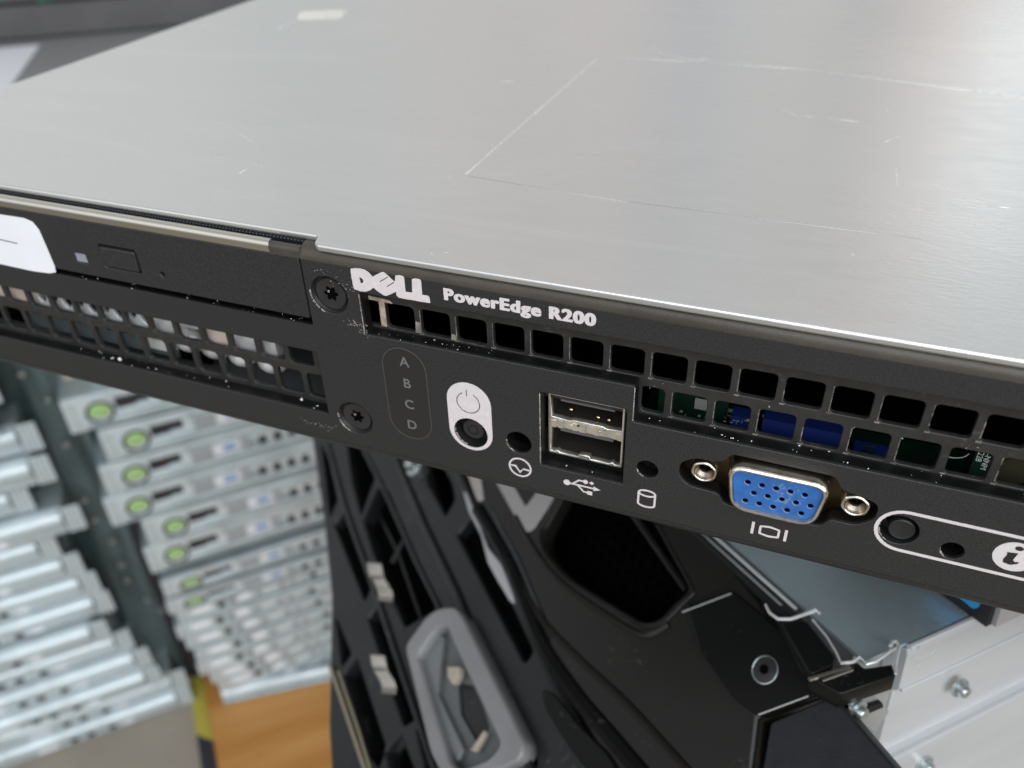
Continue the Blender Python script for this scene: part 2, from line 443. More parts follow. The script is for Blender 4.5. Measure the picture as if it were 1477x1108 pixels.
# --- lid: one sheet with protruding right part, front return
def lid_mesh():
    bm = bmesh.new()
    zt, th = 33.2, 1.5
    out = [(-212.8, 2.9)] + [(-74.6, 2.9)] + [(-74.1, 2.6), (-73.7, 1.2), (-73.2, 0.0), (-72.2, -0.5)] + [(213, -0.5), (213, 560), (-212.8, 560)]
    top = [bm.verts.new((x, y, zt)) for x, y in out]
    f = bm.faces.new(top)
    r = bmesh.ops.extrude_face_region(bm, geom=[f])
    for v in [g for g in r['geom'] if isinstance(g, bmesh.types.BMVert)]: v.co.z -= th
    bmesh.ops.recalc_face_normals(bm, faces=bm.faces)
    return bm
fin('lid', lid_mesh(), M_lid, srv, bev=0.70, seg=6)
# faint grooves and the outline left by an old sticker
M_scrf = mat('faint_scratch', (.80, .80, .80), .38, metal=.7, var=.3, vscale=900)
lidf = FR((0, 0, 33.2), (1, 0, 0), (0, 1, 0))
def lp(px, py): q = at(MS, px, py, (0, 0, 1), 33.2); return (q.x, q.y)
def lseg(p, q, w): return seg(*lp(*p), *lp(*q), w)
multi_plate('sticker_outline', lidf, [lseg((672, 251), (770, 165), .32), lseg((771, 164), (862, 84), .38), lseg((866, 82), (1000, 89), .22), lseg((1002, 89), (1160, 100), .3), lseg((1161, 100), (1400, 131), .4), lseg((1401, 131), (1500, 143), 1.1)], 0.02, 0.04, M_scrf, srv)
multi_plate('sticker_outline', lidf, [lseg((675, 254), (905, 291), .25), lseg((907, 291), (1330, 345), .18)], 0.03, 0.06, M_scrd, srv)
sc = [((940, 66), (955, 78), .5), ((955, 78), (1003, 87), .5), ((1003, 87), (1025, 85), .9), ((1293, 243), (1294, 268), .35), ((1229, 366), (1231, 368), .8), ((1278, 158), (1280, 160), .9),
      ((494, 18), (501, 19), 1.8), ((1425, 297), (1460, 300), .35), ((320, 178), (365, 205), .3), ((345, 250), (380, 230), .2), ((620, 365), (624, 366), .5), ((640, 364), (647, 364), .4),
      ((1275, 205), (1300, 196), .3), ((1120, 155), (1150, 168), .35), ((1155, 168), (1175, 168), .25), ((1185, 170), (1240, 176), .25), ((400, 42), (425, 30), 1.1), ((720, 118), (745, 117), .3), ((640, 500 - 250), (655, 262), .1)]
for a, b, w in sc: plate('scratch', lidf, lseg(a, b, w * .42), [], 0.02, 0.04, M_scrf, srv)
# pale worn streak far back on the lid
multi_plate('worn_patch', lidf, [roundpoly([lp(432, 17), lp(500, 14), lp(492, 27), lp(428, 29)], 3)], 0.02, 0.04, mat('worn_patch', (0.78, 0.76, 0.70), 0.42, metal=0.4, var=.1), srv)

# --- chassis: floor, sides, rear
boxes('chassis', [(-212.6, 213, 6, 556, -16, -14.9), (-212.6, -211.6, 4.5, 556, -14.9, 32.05), (212, 213, 4.5, 556, -14.9, 32.05), (-211.6, 212, 555, 556, -14.9, 32.05)], M_galvd, srv)

# --- optical drive
DF = FR((0, 0, 0), (1, 0, 0), (0, 0, 1))
drv = plate('drive_bezel', DF, roundpoly([(-207, 16.4), (-77.4, 16.4), (-77.4, 29.5), (-207, 29.5)], .5), [rrect(-127.0, 19.3, -117.2, 24.6, .5), circ(-111.7, 20.1, .62, 16), rrect(-134.8, 19.2, -131.6, 21.4, .1)], -0.1, 3.0, M_face, srv, bev=0.2)
boxes('drive_body', [(-206, -78.5, 4.6, 140, 17.0, 29.6)], M_void, srv)
plate('eject_button', DF, rrect(-126.65, 19.65, -117.55, 24.15, .4), [], 0.2, 2.0, M_face, drv, bev=.22)
plate('drive_light', DF, rrect(-134.7, 19.3, -131.7, 21.3, .08), [], -0.35, 1.0, mat('drive_light', (0.24, 0.25, 0.29), .35), drv)
# the bright rolled strip above the drive, and the dark textured channel behind it
prof = [(.1, 29.6)] + arcp(1.1, 30.7, 1.15, 190, 30, 8) + [(2.1, 29.6)]
extrude_profile('drive_trim_strip', prof, -207, -83.5, M_chrome, srv)
prof = [(.1, 29.4)] + arcp(1.1, 30.5, 1.0, 190, 30, 8) + [(2.1, 29.4)]
extrude_profile('drive_trim_end', prof, -83.5, -76.9, M_rim, srv)
boxes('channel', [(-207, -73.8, 3.5, 4.2, 29.0, 32.0)], M_textblk, srv)
bm = bmesh.new()
for k in range(170):
    x = -206 + k * .78
    for (z, dx) in ((31.3, 0), (30.8, .39)):
        box(bm, x + dx, x + dx + .34, 3.4, 3.55, z + .25, z + .5)
fin('channel_perforation', bm, mat('perf_glint', (0.10, 0.12, 0.13), .4), srv)
# paper label corner
pp = [(-162, 27.4), (-152.5, 27.7), (-145.5, 27.8), (-143.3, 27.3), (-142.2, 25.6), (-141.9, 21.4), (-141.7, 17.2), (-142.0, 15.6), (-144.0, 15.0), (-149, 14.7), (-162, 14.9)]
pap = plate('paper_label', DF, pp, [], 0.12, 0.10, M_paper, srv)
plate('pen_mark', DF, seg(-156, 21.4, -150.4, 21.2, .25), [], 0.16, 0.03, mat('ink', (0.08, .08, .09), .6), pap)

# --- screws
def torx_screw(cx, cz, name='screw'):
    bm = lathe(IDF, cx, cz, [(0.0, -0.75), (1.2, -0.75), (2.7, -0.72), (3.15, -0.62), (3.25, -0.9), (3.3, -1.2)], 36)
    s = fin(name, bm, M_screw, srv, smooth=True)
    bm = lathe(IDF, cx, cz, [(3.32, -1.15), (3.6, -1.1), (3.96, -0.35)], 36)
    fin('countersink', bm, M_black, s, smooth=True)
    pts = []
    for k in range(24):
        a = 2 * PI * k / 24; r = 1.3 + (.38 if (k % 4) in (0,) else (-.34 if (k % 4) == 2 else 0.03)); pts.append((cx + r * math.cos(a), cz + r * math.sin(a)))
    plate('drive_recess', IDF, pts, [], -0.70, 0.04, M_void, s)
    bm = lathe(IDF, cx - .5, cz + .35, [(0, -.655), (.22, -.655), (.26, -.68)], 10)
    fin('pin', bm, M_nickel, s)
    return s
torx_screw(-71.9, 22.6); torx_screw(-70.8, -6.2)
# pale arcs on the lower left rims of the counterbores
ch = []
for (cx, cz) in ((-71.9, 22.6), (-70.8, -6.2)):
    for k in range(16):
        a = random.uniform(170, 245); l = random.uniform(4, 14)
        ch.append(arc_strip(cx, cz, 4.05 + random.uniform(-.06, .16), random.uniform(.08, .28), a, a + l, 4))
multi_plate('pale_rims', IDF, ch, 0.03, 0.05, M_wear_glint, srv)

# --- logo and lettering
zs = 7.385
def fpx(pts, ox, oy, s, y=0.0, tilt=True):
    out = []
    for x, z in pts:
        q = at(MS, ox + x / s, oy + z / s, (0, 1, 0), y); out.append((q.x, q.z))
    return out
D_o = [(42, 56), (85, 50), (140, 53), (190, 66), (232, 92), (262, 124), (277, 142), (330, 112), (372, 92), (395, 92), (412, 104), (470, 158), (515, 196), (520, 128), (560, 124), (598, 134), (612, 150), (628, 302), (700, 310), (696, 166), (730, 158), (778, 168), (792, 184), (806, 335), (862, 343), (882, 360), (893, 421), (800, 408), (712, 391), (620, 377), (560, 363), (535, 345), (526, 300), (470, 328), (420, 346), (392, 336), (335, 298), (286, 258), (250, 286), (200, 300), (145, 294), (82, 272), (70, 235), (50, 130)]
D_h = [(135, 148), (158, 153), (176, 172), (180, 192), (170, 208), (152, 212), (146, 190)]
n1 = [(352, 190), (436, 140), (442, 147), (358, 198)]
n2 = [(426, 243), (500, 198), (508, 205), (432, 252)]
plate('maker_logo', IDF, fpx(D_o, 500, 380, zs), [fpx(D_h, 500, 380, zs), fpx(n1, 500, 380, zs), fpx(n2, 500, 380, zs)], 0.06, 0.06, M_print, srv)
for i_, (dx, dz) in enumerate(((-.16, -.03), (-.05, .04), (.06, -.04), (.17, .03))):
    t = text('model_lettering', 'PowerEdge R200', IDF, -47.8, 26.2 + dz, 3.2, M_print, srv, offset=0.02, xs=1.0, spacing=1.13, n0=.05 + .002 * i_)
    xs_ = [v.co.x / MM for v in t.data.vertices]; wd = max(xs_) - min(xs_); x0 = min(xs_)
    for v in t.data.vertices: v.co.x = (-47.75 + dx + (v.co.x / MM - x0) * 27.3 / wd) * MM

# --- A B C D lamp window
pl = []
outer = stadium_v(-57.75, -7.9, 13.9, 4.7); inner = stadium_v(-57.75, -7.72, 13.72, 4.52)
win = plate('lamp_window', IDF, inner, [], 0.02, 0.05, mat('lamp_window', (0.015, 0.0145, 0.0145), .42), srv)
plate('window_rim', IDF, outer, [stadium_v(-57.75, -7.76, 13.76, 4.56)], 0.10, 0.1, mat('window_rim', (.07, .068, .066), .3), win)
for (ch_, z) in (('A', 10.9), ('B', 5.9), ('C', .85), ('D', -4.25)):
    text('lamp_letter', ch_, IDF, -57.55, z - 1.1, 3.0, M_dimprint, win, offset=0.012, align='CENTER', n0=0.06, th=.03)

# --- power button
pow_ = plate('power_panel', IDF, stadium_v(-44.6, -7.15, 9.0, 4.55), [circ(-44.6, -2.95, 3.55, 36)], 0.06, 0.06, M_print, srv)
multi_plate('power_symbol', IDF, [arc_strip(-44.7, 4.35, 2.35, .17, 118, 422, 30), seg(-44.95, 7.3, -44.9, 5.9, .17)], 0.075, 0.03, M_black, pow_)
bm = lathe(IDF, -44.6, -2.95, [(0, -1.1), (.75, -1.1), (.85, -1.35), (1.25, -1.35), (1.3, -1.05), (2.1, -1.1), (2.35, -1.4), (2.4, -3.2)], 36)
fin('power_button', bm, M_screw, pow_, smooth=True)
bm = lathe(IDF, -44.6, -2.95, [(3.48, -.1), (3.45, -2.9), (2.2, -3.0)], 36); fin('button_well', bm, M_black, pow_, smooth=True)

# --- lamp holes with pipes
def light_pipe(cx, cz, r, dx=0):
    bm = lathe(IDF, cx + dx, cz, [(0, -3.4), (r * .5, -3.5), (r * .62, -4.2), (r * .62, -7)], 20)
    return fin('light_pipe', bm, mat('pipe', (0.25, .24, .2), .2) if 'pipe' not in bpy.data.materials else bpy.data.materials['pipe'], srv, smooth=True)
light_pipe(-9.85, -1.2, 1.6, .3); light_pipe(41.0, -3.6, 1.5, .2)
bm = lathe(IDF, -34.7, -2.7, [(2.5, -3), (2.4, -8), (0, -8)], 24); fin('light_well', bm, M_void, srv, smooth=True)

# --- icons
def icon(name, polys, hol=()): return multi_plate(name, IDF, list(polys) + list(hol), 0.05, 0.05, M_print, srv)
multi_plate('pulse_icon', IDF, [circ(-34.55, -8.8, 2.38, 32), circ(-34.55, -8.8, 2.02, 32)], .05, .05, M_print, srv)
multi_plate('pulse_icon', IDF, [[(-36.5, -8.5), (-35.4, -8.45), (-34.6, -9.75), (-33.8, -8.85), (-32.5, -8.95), (-32.5, -9.3), (-33.95, -9.2), (-34.55, -10.3), (-35.6, -8.85), (-36.5, -8.85)]], .05, .05, M_print, srv)
usb = [circ(-25.0, -9.75, .68, 16), seg(-24.9, -9.75, -19.6, -9.75, .34), [(-19.7, -9.2), (-18.35, -9.75), (-19.7, -10.3)],
       seg(-23.9, -9.75, -22.6, -8.5, .32), seg(-22.7, -8.5, -21.5, -8.5, .32), circ(-21.3, -8.5, .5, 12),
       seg(-22.9, -9.75, -21.6, -11.1, .32), seg(-21.7, -11.1, -20.9, -11.1, .32), rrect(-20.9, -11.55, -19.9, -10.65, .1), [(-20.6, -8.5), (-20.1, -8.9), (-19.6, -8.5), (-20.1, -8.05)]]
for i, u in enumerate(usb): plate('usb_icon', IDF, u, [], .05 + i * .0015, .05, M_print, srv)
# disk icon
cyl = [arc_strip(-9.5, -7.55, 1.5, .36, 0, 360)]
ell = lambda r, w, a0, a1, cz, k=.45: [( -9.5 + (r + w) * math.cos(math.radians(a0 + (a1 - a0) * i / 20)), cz + (r * k + w) * math.sin(math.radians(a0 + (a1 - a0) * i / 20))) for i in range(21)] + [(-9.5 + (r - w) * math.cos(math.radians(a0 + (a1 - a0) * i / 20)), cz + (r * k - w) * math.sin(math.radians(a0 + (a1 - a0) * i / 20))) for i in range(20, -1, -1)]
multi_plate('disk_icon', IDF, [ell(1.55, .19, 0, 359.9, -7.75)], .05, .05, M_print, srv)
multi_plate('disk_icon', IDF, [ell(1.55, .19, 180, 360, -10.4)], .051, .05, M_print, srv)
multi_plate('disk_icon', IDF, [[(-11.24, -7.75), (-11.24, -10.4), (-10.86, -10.4), (-10.86, -7.75)], [(-8.14, -7.75), (-8.14, -10.4), (-7.76, -10.4), (-7.76, -7.75)]], .052, .05, M_print, srv)
# monitor icon
multi_plate('screen_icon', IDF, [seg(9.85, -8.45, 9.85, -11.3, .5), seg(15.55, -8.6, 15.55, -11.3, .5)], .05, .05, M_print, srv)
plate('screen_icon', IDF, roundpoly([(10.95, -8.9), (12.7, -8.55), (14.55, -8.9), (14.55, -10.95), (12.7, -11.3), (10.95, -10.95)], .3), [roundpoly([(11.35, -9.2), (12.7, -9.0), (14.15, -9.2), (14.15, -10.65), (12.7, -10.85), (11.35, -10.65)], .2)], .05, .05, M_print, srv)

# --- id button group
plate('button_outline', IDF, stadium_h(28.75, 56.5, -2.75, 4.55), [stadium_h(29.35, 55.9, -2.75, 3.95)], .05, .05, M_print, srv)
bm = lathe(IDF, 33.0, -2.9, [(0, -.55), (1.7, -.55), (1.95, -.42), (2.1, -.6), (2.15, -3.2)], 36); fin('id_button', bm, M_black, srv, smooth=True)
bm = lathe(IDF, 32.5, -2.65, [(3.1, -.1), (3.05, -2.95), (2.0, -3.0)], 36); fin('button_well', bm, M_black, srv, smooth=True)
disc = plate('info_disc', IDF, circ(49.6, -2.7, 3.1, 36), [], .05, .05, M_print, srv)
plate('info_letter', IDF, roundpoly([(48.3, -2.0), (49.9, -1.75), (49.55, -3.4), (49.9, -3.75), (50.5, -3.5), (50.4, -4.0), (49.4, -4.55), (48.35, -4.3), (48.2, -3.6), (48.5, -2.5)], .15), [], .07, .03, M_black, disc)
plate('info_letter', IDF, circ(49.75, -.75, .62, 16, .48), [], .07, .03, M_black, disc)

# --- stacked usb port
ub = FR((0, 3.0, 0), (1, 0, 0), (0, 0, 1))
X0, X1, Z0, Z1 = -29.8, -15.2, -5.9, 8.4
slots = [[(X0 + .75, 2.95), (X0 + .45, Z1 - .45), (X1 - .45, Z1 - .45), (X1 - .45, 2.95), (X1 - 3.2, 2.75), (X1 - 4.0, 3.05), (X0 + 5.0, 3.1), (X0 + 4.2, 2.75)],
         [(X0 + .45, Z0 + .55), (X0 + .75, .55), (X0 + 2.2, .7), (X1 - 2.2, .7), (X1 - .45, .45), (X1 - .45, Z0 + .55), (X1 - 1.4, Z0 + .5), (X1 - 1.9, Z0 + .95), (X1 - 2.5, Z0 + .5), (-21.4, Z0 + .5), (-21.6, Z0 + 1.1), (-23.6, Z0 + 1.1), (-23.8, Z0 + .5), (X0 + 2.4, Z0 + .5), (X0 + 1.9, Z0 + .85), (X0 + 1.2, Z0 + .5)],
         [(-27.0, 1.95), (-23.4, 1.55), (-23.4, 2.25)], [(-22.3, 1.45), (-18.4, 1.7), (-22.3, 2.2)]]
usbp = plate('usb_port', ub, rrect(X0, Z0, X1, Z1, .4), slots, 0, 1.2, M_tin, srv, bev=.12)
bm = bmesh.new()
for (z0, z1) in ((2.6, Z1 - .25), (Z0 + .25, .9)):
    for (a, b, c, d) in ((X0 + .1, X0 + .4, z0, z1), (X1 - .4, X1 - .1, z0, z1)): box(bm, a, b, 4.2, 14, c, d)
    box(bm, X0 + .4, X1 - .4, 4.2, 14, z0 - .25, z0 + .05)
    box(bm, X0 + .4, X1 - .4, 4.2, 14, z1 - .05, z1 + .2)
fin('port_shell', bm, mat('shell_inner', (.05, .045, .04), .35, metal=.5), usbp)
boxes('port_back', [(X0, X1, 14, 14.5, Z0, Z1)], M_void, usbp)
for z in (5.4, -1.7):
    boxes('contact_tongue', [(X0 + 1.8, X1 - 2.4, 5.0, 13.9, z, z + 1.3)], mat('tongue%d' % z, (.12, .12, .12), .4), usbp, bev=.15)
bm = bmesh.new()
for (x, z) in ((-26.0, 3.9), (-20.7, 3.4), (-18.6, 3.3)):
    bmesh.ops.create_uvsphere(bm, u_segments=10, v_segments=6, radius=.45, matrix=Matrix.Translation((x, 5.2, z)) @ Matrix.Diagonal((1, 1, .7, 1)))
fin('spring_contacts', bm, mat('brass_contact', (.75, .55, .28), .3, metal=1), usbp, smooth=True)
# jagged tape of tin over the middle web
bm = bmesh.new()
for k in range(10):
    x = X0 + .6 + k * 1.4; 
    box(bm, x, x + random.uniform(.8, 1.6), 2.78 + .02 * k, 2.93, 1.0 + random.uniform(-.3, .2), 2.5 + random.uniform(-.3, .3))
fin('port_web', bm, M_tin, usbp, bev=.08)

# --- vga port
back = plate('connector_plate', FR((0, 3.4, 0), (1, 0, 0), (0, 0, 1)), roundpoly([(-5, -5), (3, -6.6), (22, -6.6), (30, -5), (30, 4), (22, 6.4), (3, 6.4), (-5, 4)], 1), [], 0, .8, M_gasket, srv)
vga = thing_part = None
def dshape(grow, dz=0):
    return roundpoly([(4.9 - grow, 4.0 + grow), (20.1 + grow, 4.0 + grow), (18.9 + grow * .8, -4.2 - grow), (6.1 - grow * .8, -4.2 - grow)], [2.3 + grow] * 4, 6)
vgs = bmesh.new()
def loft(bm, rings, cap0=False, cap1=False):
    R_ = [[bm.verts.new(p) for p in r] for r in rings]
    n = len(R_[0])
    for A, B in zip(R_, R_[1:]):
        for i in range(n): bm.faces.new((A[i], A[(i + 1) % n], B[(i + 1) % n], B[i]))
    if cap0: bm.faces.new(R_[0])
    if cap1: bm.faces.new(R_[-1][::-1])
    bmesh.ops.recalc_face_normals(bm, faces=bm.faces)
def ring(g, y): return [(x + (.0), y, z) for x, z in dshape(g)]
loft(vgs, [ring(1.6, 3.0), ring(1.1, 2.4), ring(.95, 0.5), ring(.92, -1.3), ring(.72, -1.85), ring(.42, -2.05), ring(.15, -1.98), ring(.02, -1.7), ring(0.0, -.5)])
vsh = fin('vga_port', vgs, M_vshell, srv, smooth=True)
# coordinates of the shell front were measured in the plane y=-2
pins = []
for j, (sx, z) in enumerate(((7.75, 1.45), (9.0, -.65), (7.85, -2.75))):
    for k in range(5): pins.append((sx + 2.33 * k, z))
ins = plate('port_insert', FR((0, -1.35, 0), (1, 0, 0), (0, 0, 1)), dshape(-.02), [circ(x, z, .50, 14) for x, z in pins], 0, 2.2, M_blue, vsh, bev=.05)
multi_plate('pin_wells', FR((0, -1.35, 0), (1, 0, 0), (0, 0, 1)), [circ(x, z, .52, 14) for x, z in pins], -.22, 1.6, M_void, vsh)  # dark plugs near the hole mouths, standing in for shade
pr = []
for x, z in pins: pr.append(arc_strip(x, z, .56, .10, 170, 310, 8))
multi_plate('pin_rims', FR((0, -1.36, 0), (1, 0, 0), (0, 0, 1)), pr, .02, .04, mat('lilac_rim', (.26, .30, .48), .5), vsh)  # paler arc on the lower left of each pin hole
for cx in (0.1, 25.15):
    fr = FR((0, 0, 0), (1, 0, 0), (0, 0, 1))
    js = plate('jack_screw', fr, roundpoly([(cx + 2.55 * math.cos(PI / 3 * i + .35), .2 + 2.5 * math.sin(PI / 3 * i + .35)) for i in range(6)], .9), [circ(cx, .2, 1.62, 28)], 0.0, 3.2, M_nickel, vsh, bev=.3)
    prof = [(1.62, -.02), (1.5, -.3), (1.36, -.5), (1.42, -.62), (1.28, -.78), (1.36, -.92), (1.22, -1.08), (1.30, -1.24), (1.16, -1.4), (1.24, -1.56), (1.1, -1.75), (1.1, -3.4)]
    bm = lathe(fr, cx, .2, prof, 36)
    s = js; fin('screw_thread', bm, mat('thread_metal', (.34, .29, .24), .3, metal=1) if 'thread_metal' not in bpy.data.materials else bpy.data.materials['thread_metal'], js, smooth=True)
    boxes('screw_well', [(cx - .9, cx + .9, 2.2, 2.6, -.7, 1.1)], M_void, s)

# --- inside, seen through the right grille
boxes('interior_wall', [(-76, 212, 60, 61, -14, 31.5), (-76.4, -75.6, 5, 60, -14, 31.5)], M_void, srv)
boxes('circuit_board', [(-14, 60, 8, 20, -.5, 1.2)], M_pcb, srv)
boxes('interior_floor', [(-76, 212, 20, 60, -14, -1)], M_void, srv)
bm = bmesh.new()
for k in range(26):
    x = random.uniform(-12, 12); y = 9 + random.uniform(0, 9); box(bm, x, x + random.uniform(.6, 2), y, y + random.uniform(.3, .9), 1.2, 1.24)
fin('board_marks', bm, M_silk, srv)
boxes('drive_connector', [(2.6, 6.9, 8, 11, 3.0, 7.6), (8.0, 21.6, 8, 11, 3.0, 8.4), (23.4, 29.8, 8.5, 11, 2.0, 5.6)], M_dblue, srv, bev=.4)
for b_ in ((-11, 1.6, 11, 12, 2, 8.5), (41.0, 44.5, 8, 8.6, 4, 11.3)): boxes('upright_board', [b_], M_pcb, srv)
bm = bmesh.new()
for (x0, z0) in ((4.2, 6.6), (-4.2, 5.5)):
    for k in range(12): 
        x = x0 + random.uniform(-3, 2.4); z = z0 + random.uniform(-.6, .8); box(bm, x, x + random.choice((.12, .5)), 7.8, 7.95, z, z + random.choice((.12, .4)))
fin('board_marks', bm, mat('dim_silk', (.12, .2, .15), .6), srv)
boxes('barcode_sticker', [(-4.3, -1.9, 10.6, 10.8, 5.6, 7.9)], mat('chip_label', (.22, .22, .21), .6), srv)
bm = bmesh.new()
for k in range(3): box(bm, 24.6 + k * .1, 26.4 + k * .1, 7.6, 7.9, 5.2 + k * 1.0, 5.5 + k * 1.0)
fin('spring_clip', bm, M_nickel, srv, bev=.1)
sk = FR((0, 7.9, 0), (1, 0, 0), (0, 0, 1))
for i, tx in enumerate(('E228', '7-NNM', 'C3-40')):
    t = text('board_lettering', tx, sk, 0, 0, 1.25, M_silk, srv, n0=.05, th=.04)
    for v in t.data.vertices:   # turned a quarter
        x, z = v.co.x, v.co.z; v.co.x = (41.3 + i * 1.05) * MM + z; v.co.z = 11.0 * MM - x
bm = bmesh.new(); tube(bm, [(37.6 + 2.6 * math.sin(a), 8.4, 8.8 - 1.6 * math.cos(a) + .6) for a in [x * .25 for x in range(7)]], .07, 5)
fin('thin_wire', bm, M_silk, srv)
bm = lathe(FR((0, 9, 0), (1, 0, 0), (0, 0, 1)), 47, 6.6, [(0, 0), (2.6, 0), (2.8, -.3), (2.8, -4)], 24); fin('coin_cell', bm, mat('old_brass', (.045, .04, .022), .5, metal=.3), srv, smooth=True)

# --- inside left grille: bright bracket with round holes, dark plate below, silvery parts
hs = []
for k in range(9): hs.append(circ(-156.8 + 3.85 * k, 5.0 + (.9 if k % 2 else 0), 1.45, 20, 2.5))
plate('perforated_bracket', FR((0, 5.0, 0), (1, 0, 0), (0, 0, 1)), [(-159, 1.6), (-124.2, 1.6), (-124.2, 9.5), (-159, 9.5)], hs, 0, .9, M_galv, srv, bev=.1)
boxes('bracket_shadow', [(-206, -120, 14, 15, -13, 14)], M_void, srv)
sc_ = []
for k in range(10): sc_ += [(-165 + 4.6 * k, -1.2), (-163.6 + 4.6 * k, -1.25), (-162.8 + 4.6 * k, -2.0), (-161.6 + 4.6 * k, -1.9)]
plate('scalloped_plate', FR((0, 5.4, 0), (1, 0, 0), (0, 0, 1)), [(-120, -5.6), (-166, -5.6)] + sc_ + [(-120, -1.2)], [], 0, .8, mat('teal_grey_plate', (.085, .10, .103), .3, metal=.5), srv, bev=.1)
M_sil = mat('silver_part', (.80, .80, .80), .3, metal=.6, var=.2, vscale=90)
M_pink = mat('warm_part', (.72, .60, .52), .4, metal=.3, var=.15, vscale=120)
boxes('bright_part', [(-205, -158.6, 5.2, 7, 1.5, 10)], M_pink, srv, bev=.6)
boxes('bright_part', [(-124.0, -117.2, 5.2, 8, 1.2, 10), (-117.0, -110.2, 5.6, 8, 3.6, 10), (-102.4, -95.0, 5.2, 8, 1.2, 10), (-94.4, -91.4, 4.9, 8, .8, 10), (-127.6, -121.4, 5.2, 8, -4.2, 0.8)], M_sil, srv, bev=.9, smooth=True)
boxes('bright_part', [(-109.8, -102.6, 5.0, 8, .6, 10)], M_pink, srv, bev=.9, smooth=True)
bm = bmesh.new()
for (x, z, r) in ((-117.5, -1.2, 3.2), (-110.5, -1.6, 3.1), (-103.5, -2.6, 2.7), (-95.5, -2.4, 2.9)):
    bmesh.ops.create_uvsphere(bm, u_segments=20, v_segments=12, radius=r, matrix=Matrix.Translation((x, 7.6, z)) @ Matrix.Diagonal((1.25, .9, .95, 1)))
fin('capacitor_tops', bm, M_sil, srv, smooth=True)
# dust specks and lint on ledges
bm = bmesh.new()
def speck(x, y, z, r):
    bmesh.ops.create_icosphere(bm, subdivisions=1, radius=r, matrix=Matrix.Translation((x, y, z)) @ Matrix.Diagonal((random.uniform(.6, 1.6), .6, random.uniform(.5, 1.1), 1)))
for k in range(34):
    speck(random.uniform(-64, -40) if k % 2 else random.uniform(-64, 52), random.uniform(.3, 2.8), 15.45 if k % 4 == 0 or True else 0, random.uniform(.04, .11))
for k in range(22): speck(random.uniform(-150, -79), random.uniform(.3, 2.8), -6.6, random.uniform(.05, .17))
for k in range(26): speck(random.uniform(-12, 56), random.uniform(.3, 2.8), 8.35, random.uniform(.05, .16))
for k in range(24): speck(random.uniform(-138, -78), random.uniform(.2, 2.5), 15.1, random.uniform(.05, .12))
for (x, z, r) in ((-133.8, -6.2, .55), (-135.9, -6.3, .3), (-84.5, -5.6, .38), (-80.7, -6.3, .2), (-25.5, -6.7, .2), (-20.4, -6.8, .12)): speck(x, 1.2, z, r)
fin('dust_specks', bm, M_lint, srv)['kind'] = 'stuff'
# scuffs in the paint
bm = bmesh.new()
def scuff(cx, cz, sx, sz, n, w=.18):
    for k in range(n):
        x = random.gauss(cx, sx); z = random.gauss(cz, sz); l = random.uniform(.08, .34); a = random.uniform(-1.6, 1.6)
        ww = random.uniform(.4, 1) * w
        p = [(x + l * math.cos(a + t) * s, z + ww * math.sin(t * 1.7 + k) * s) for t, s in ((0, 1), (1.4, .4), (2.8, 1), (4.3, .5))]
        vs = [bm.verts.new((q[0], -.015 - k * .0001, q[1])) for q in p]
        try: bm.faces.new(vs)
        except ValueError: pass
scuff(-67, 25.6, 1.6, 1.2, 46, .16); scuff(-67.2, 17.3, 1.3, .35, 34, .25); scuff(-65.2, 15.9, .8, .5, 18, .25); scuff(-78, -10.4, 1.6, .45, 22, .2); scuff(-83, -10.4, 1.2, .3, 12, .15)
scuff(-73, 27.8, 2.5, .4, 16, .12)
for k in range(24): scuff(random.uniform(-150, 55), random.uniform(-12.5, 15), .3, .3, 1, .04)
fin('paint_scuffs', bm, M_wear_glint, srv)['kind'] = 'stuff'
# highlights painted as pale lines on edges and hole rims facing right
wl = []
for (x, z0, z1) in ((-65.38, 15.6, 24.0), (-30.32, -6.6, 10.0), (-13.08, 8.3, 15.3)):
    z = z0
    while z < z1:
        l = random.uniform(.3, 1.2); wl.append(seg(x, z, x, min(z + l, z1), random.uniform(.06, .16))); z += l + random.uniform(.02, .2)
multi_plate('edge_glints', IDF, wl, .03, .05, M_wear_glint, srv)
wl = []
for (cx, cz, r) in ((-34.7, -2.7, 2.6), (-9.85, -2.05, 2.05), (32.5, -2.65, 3.15), (41.0, -4.5, 1.85), (-44.6, -2.95, 3.4)):
    for k in range(12):
        a = random.uniform(165, 240); wl.append(arc_strip(cx, cz, r - random.uniform(.0, .22), random.uniform(.05, .2), a, a + random.uniform(5, 20), 4))
multi_plate('edge_glints', IDF, wl, -.03, .05, M_wear_glint, srv)
we = []  # rubbed left cell edges, with the light on them painted into the strips
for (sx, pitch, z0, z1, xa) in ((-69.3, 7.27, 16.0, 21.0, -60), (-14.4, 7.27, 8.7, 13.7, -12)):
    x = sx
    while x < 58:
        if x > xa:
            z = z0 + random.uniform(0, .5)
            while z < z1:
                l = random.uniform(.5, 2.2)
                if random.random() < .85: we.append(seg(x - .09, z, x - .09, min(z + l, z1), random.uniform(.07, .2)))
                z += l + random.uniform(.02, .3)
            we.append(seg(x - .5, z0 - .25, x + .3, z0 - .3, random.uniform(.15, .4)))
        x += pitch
multi_plate('worn_lit_webs', FR((0, 3.0, 0), (1, 0, 0), (0, 0, 1)), we, -.02, .05, mat('rubbed_lit_plastic', (.16, .145, .13), .45, var=.5, vscale=900), srv)['kind'] = 'stuff'
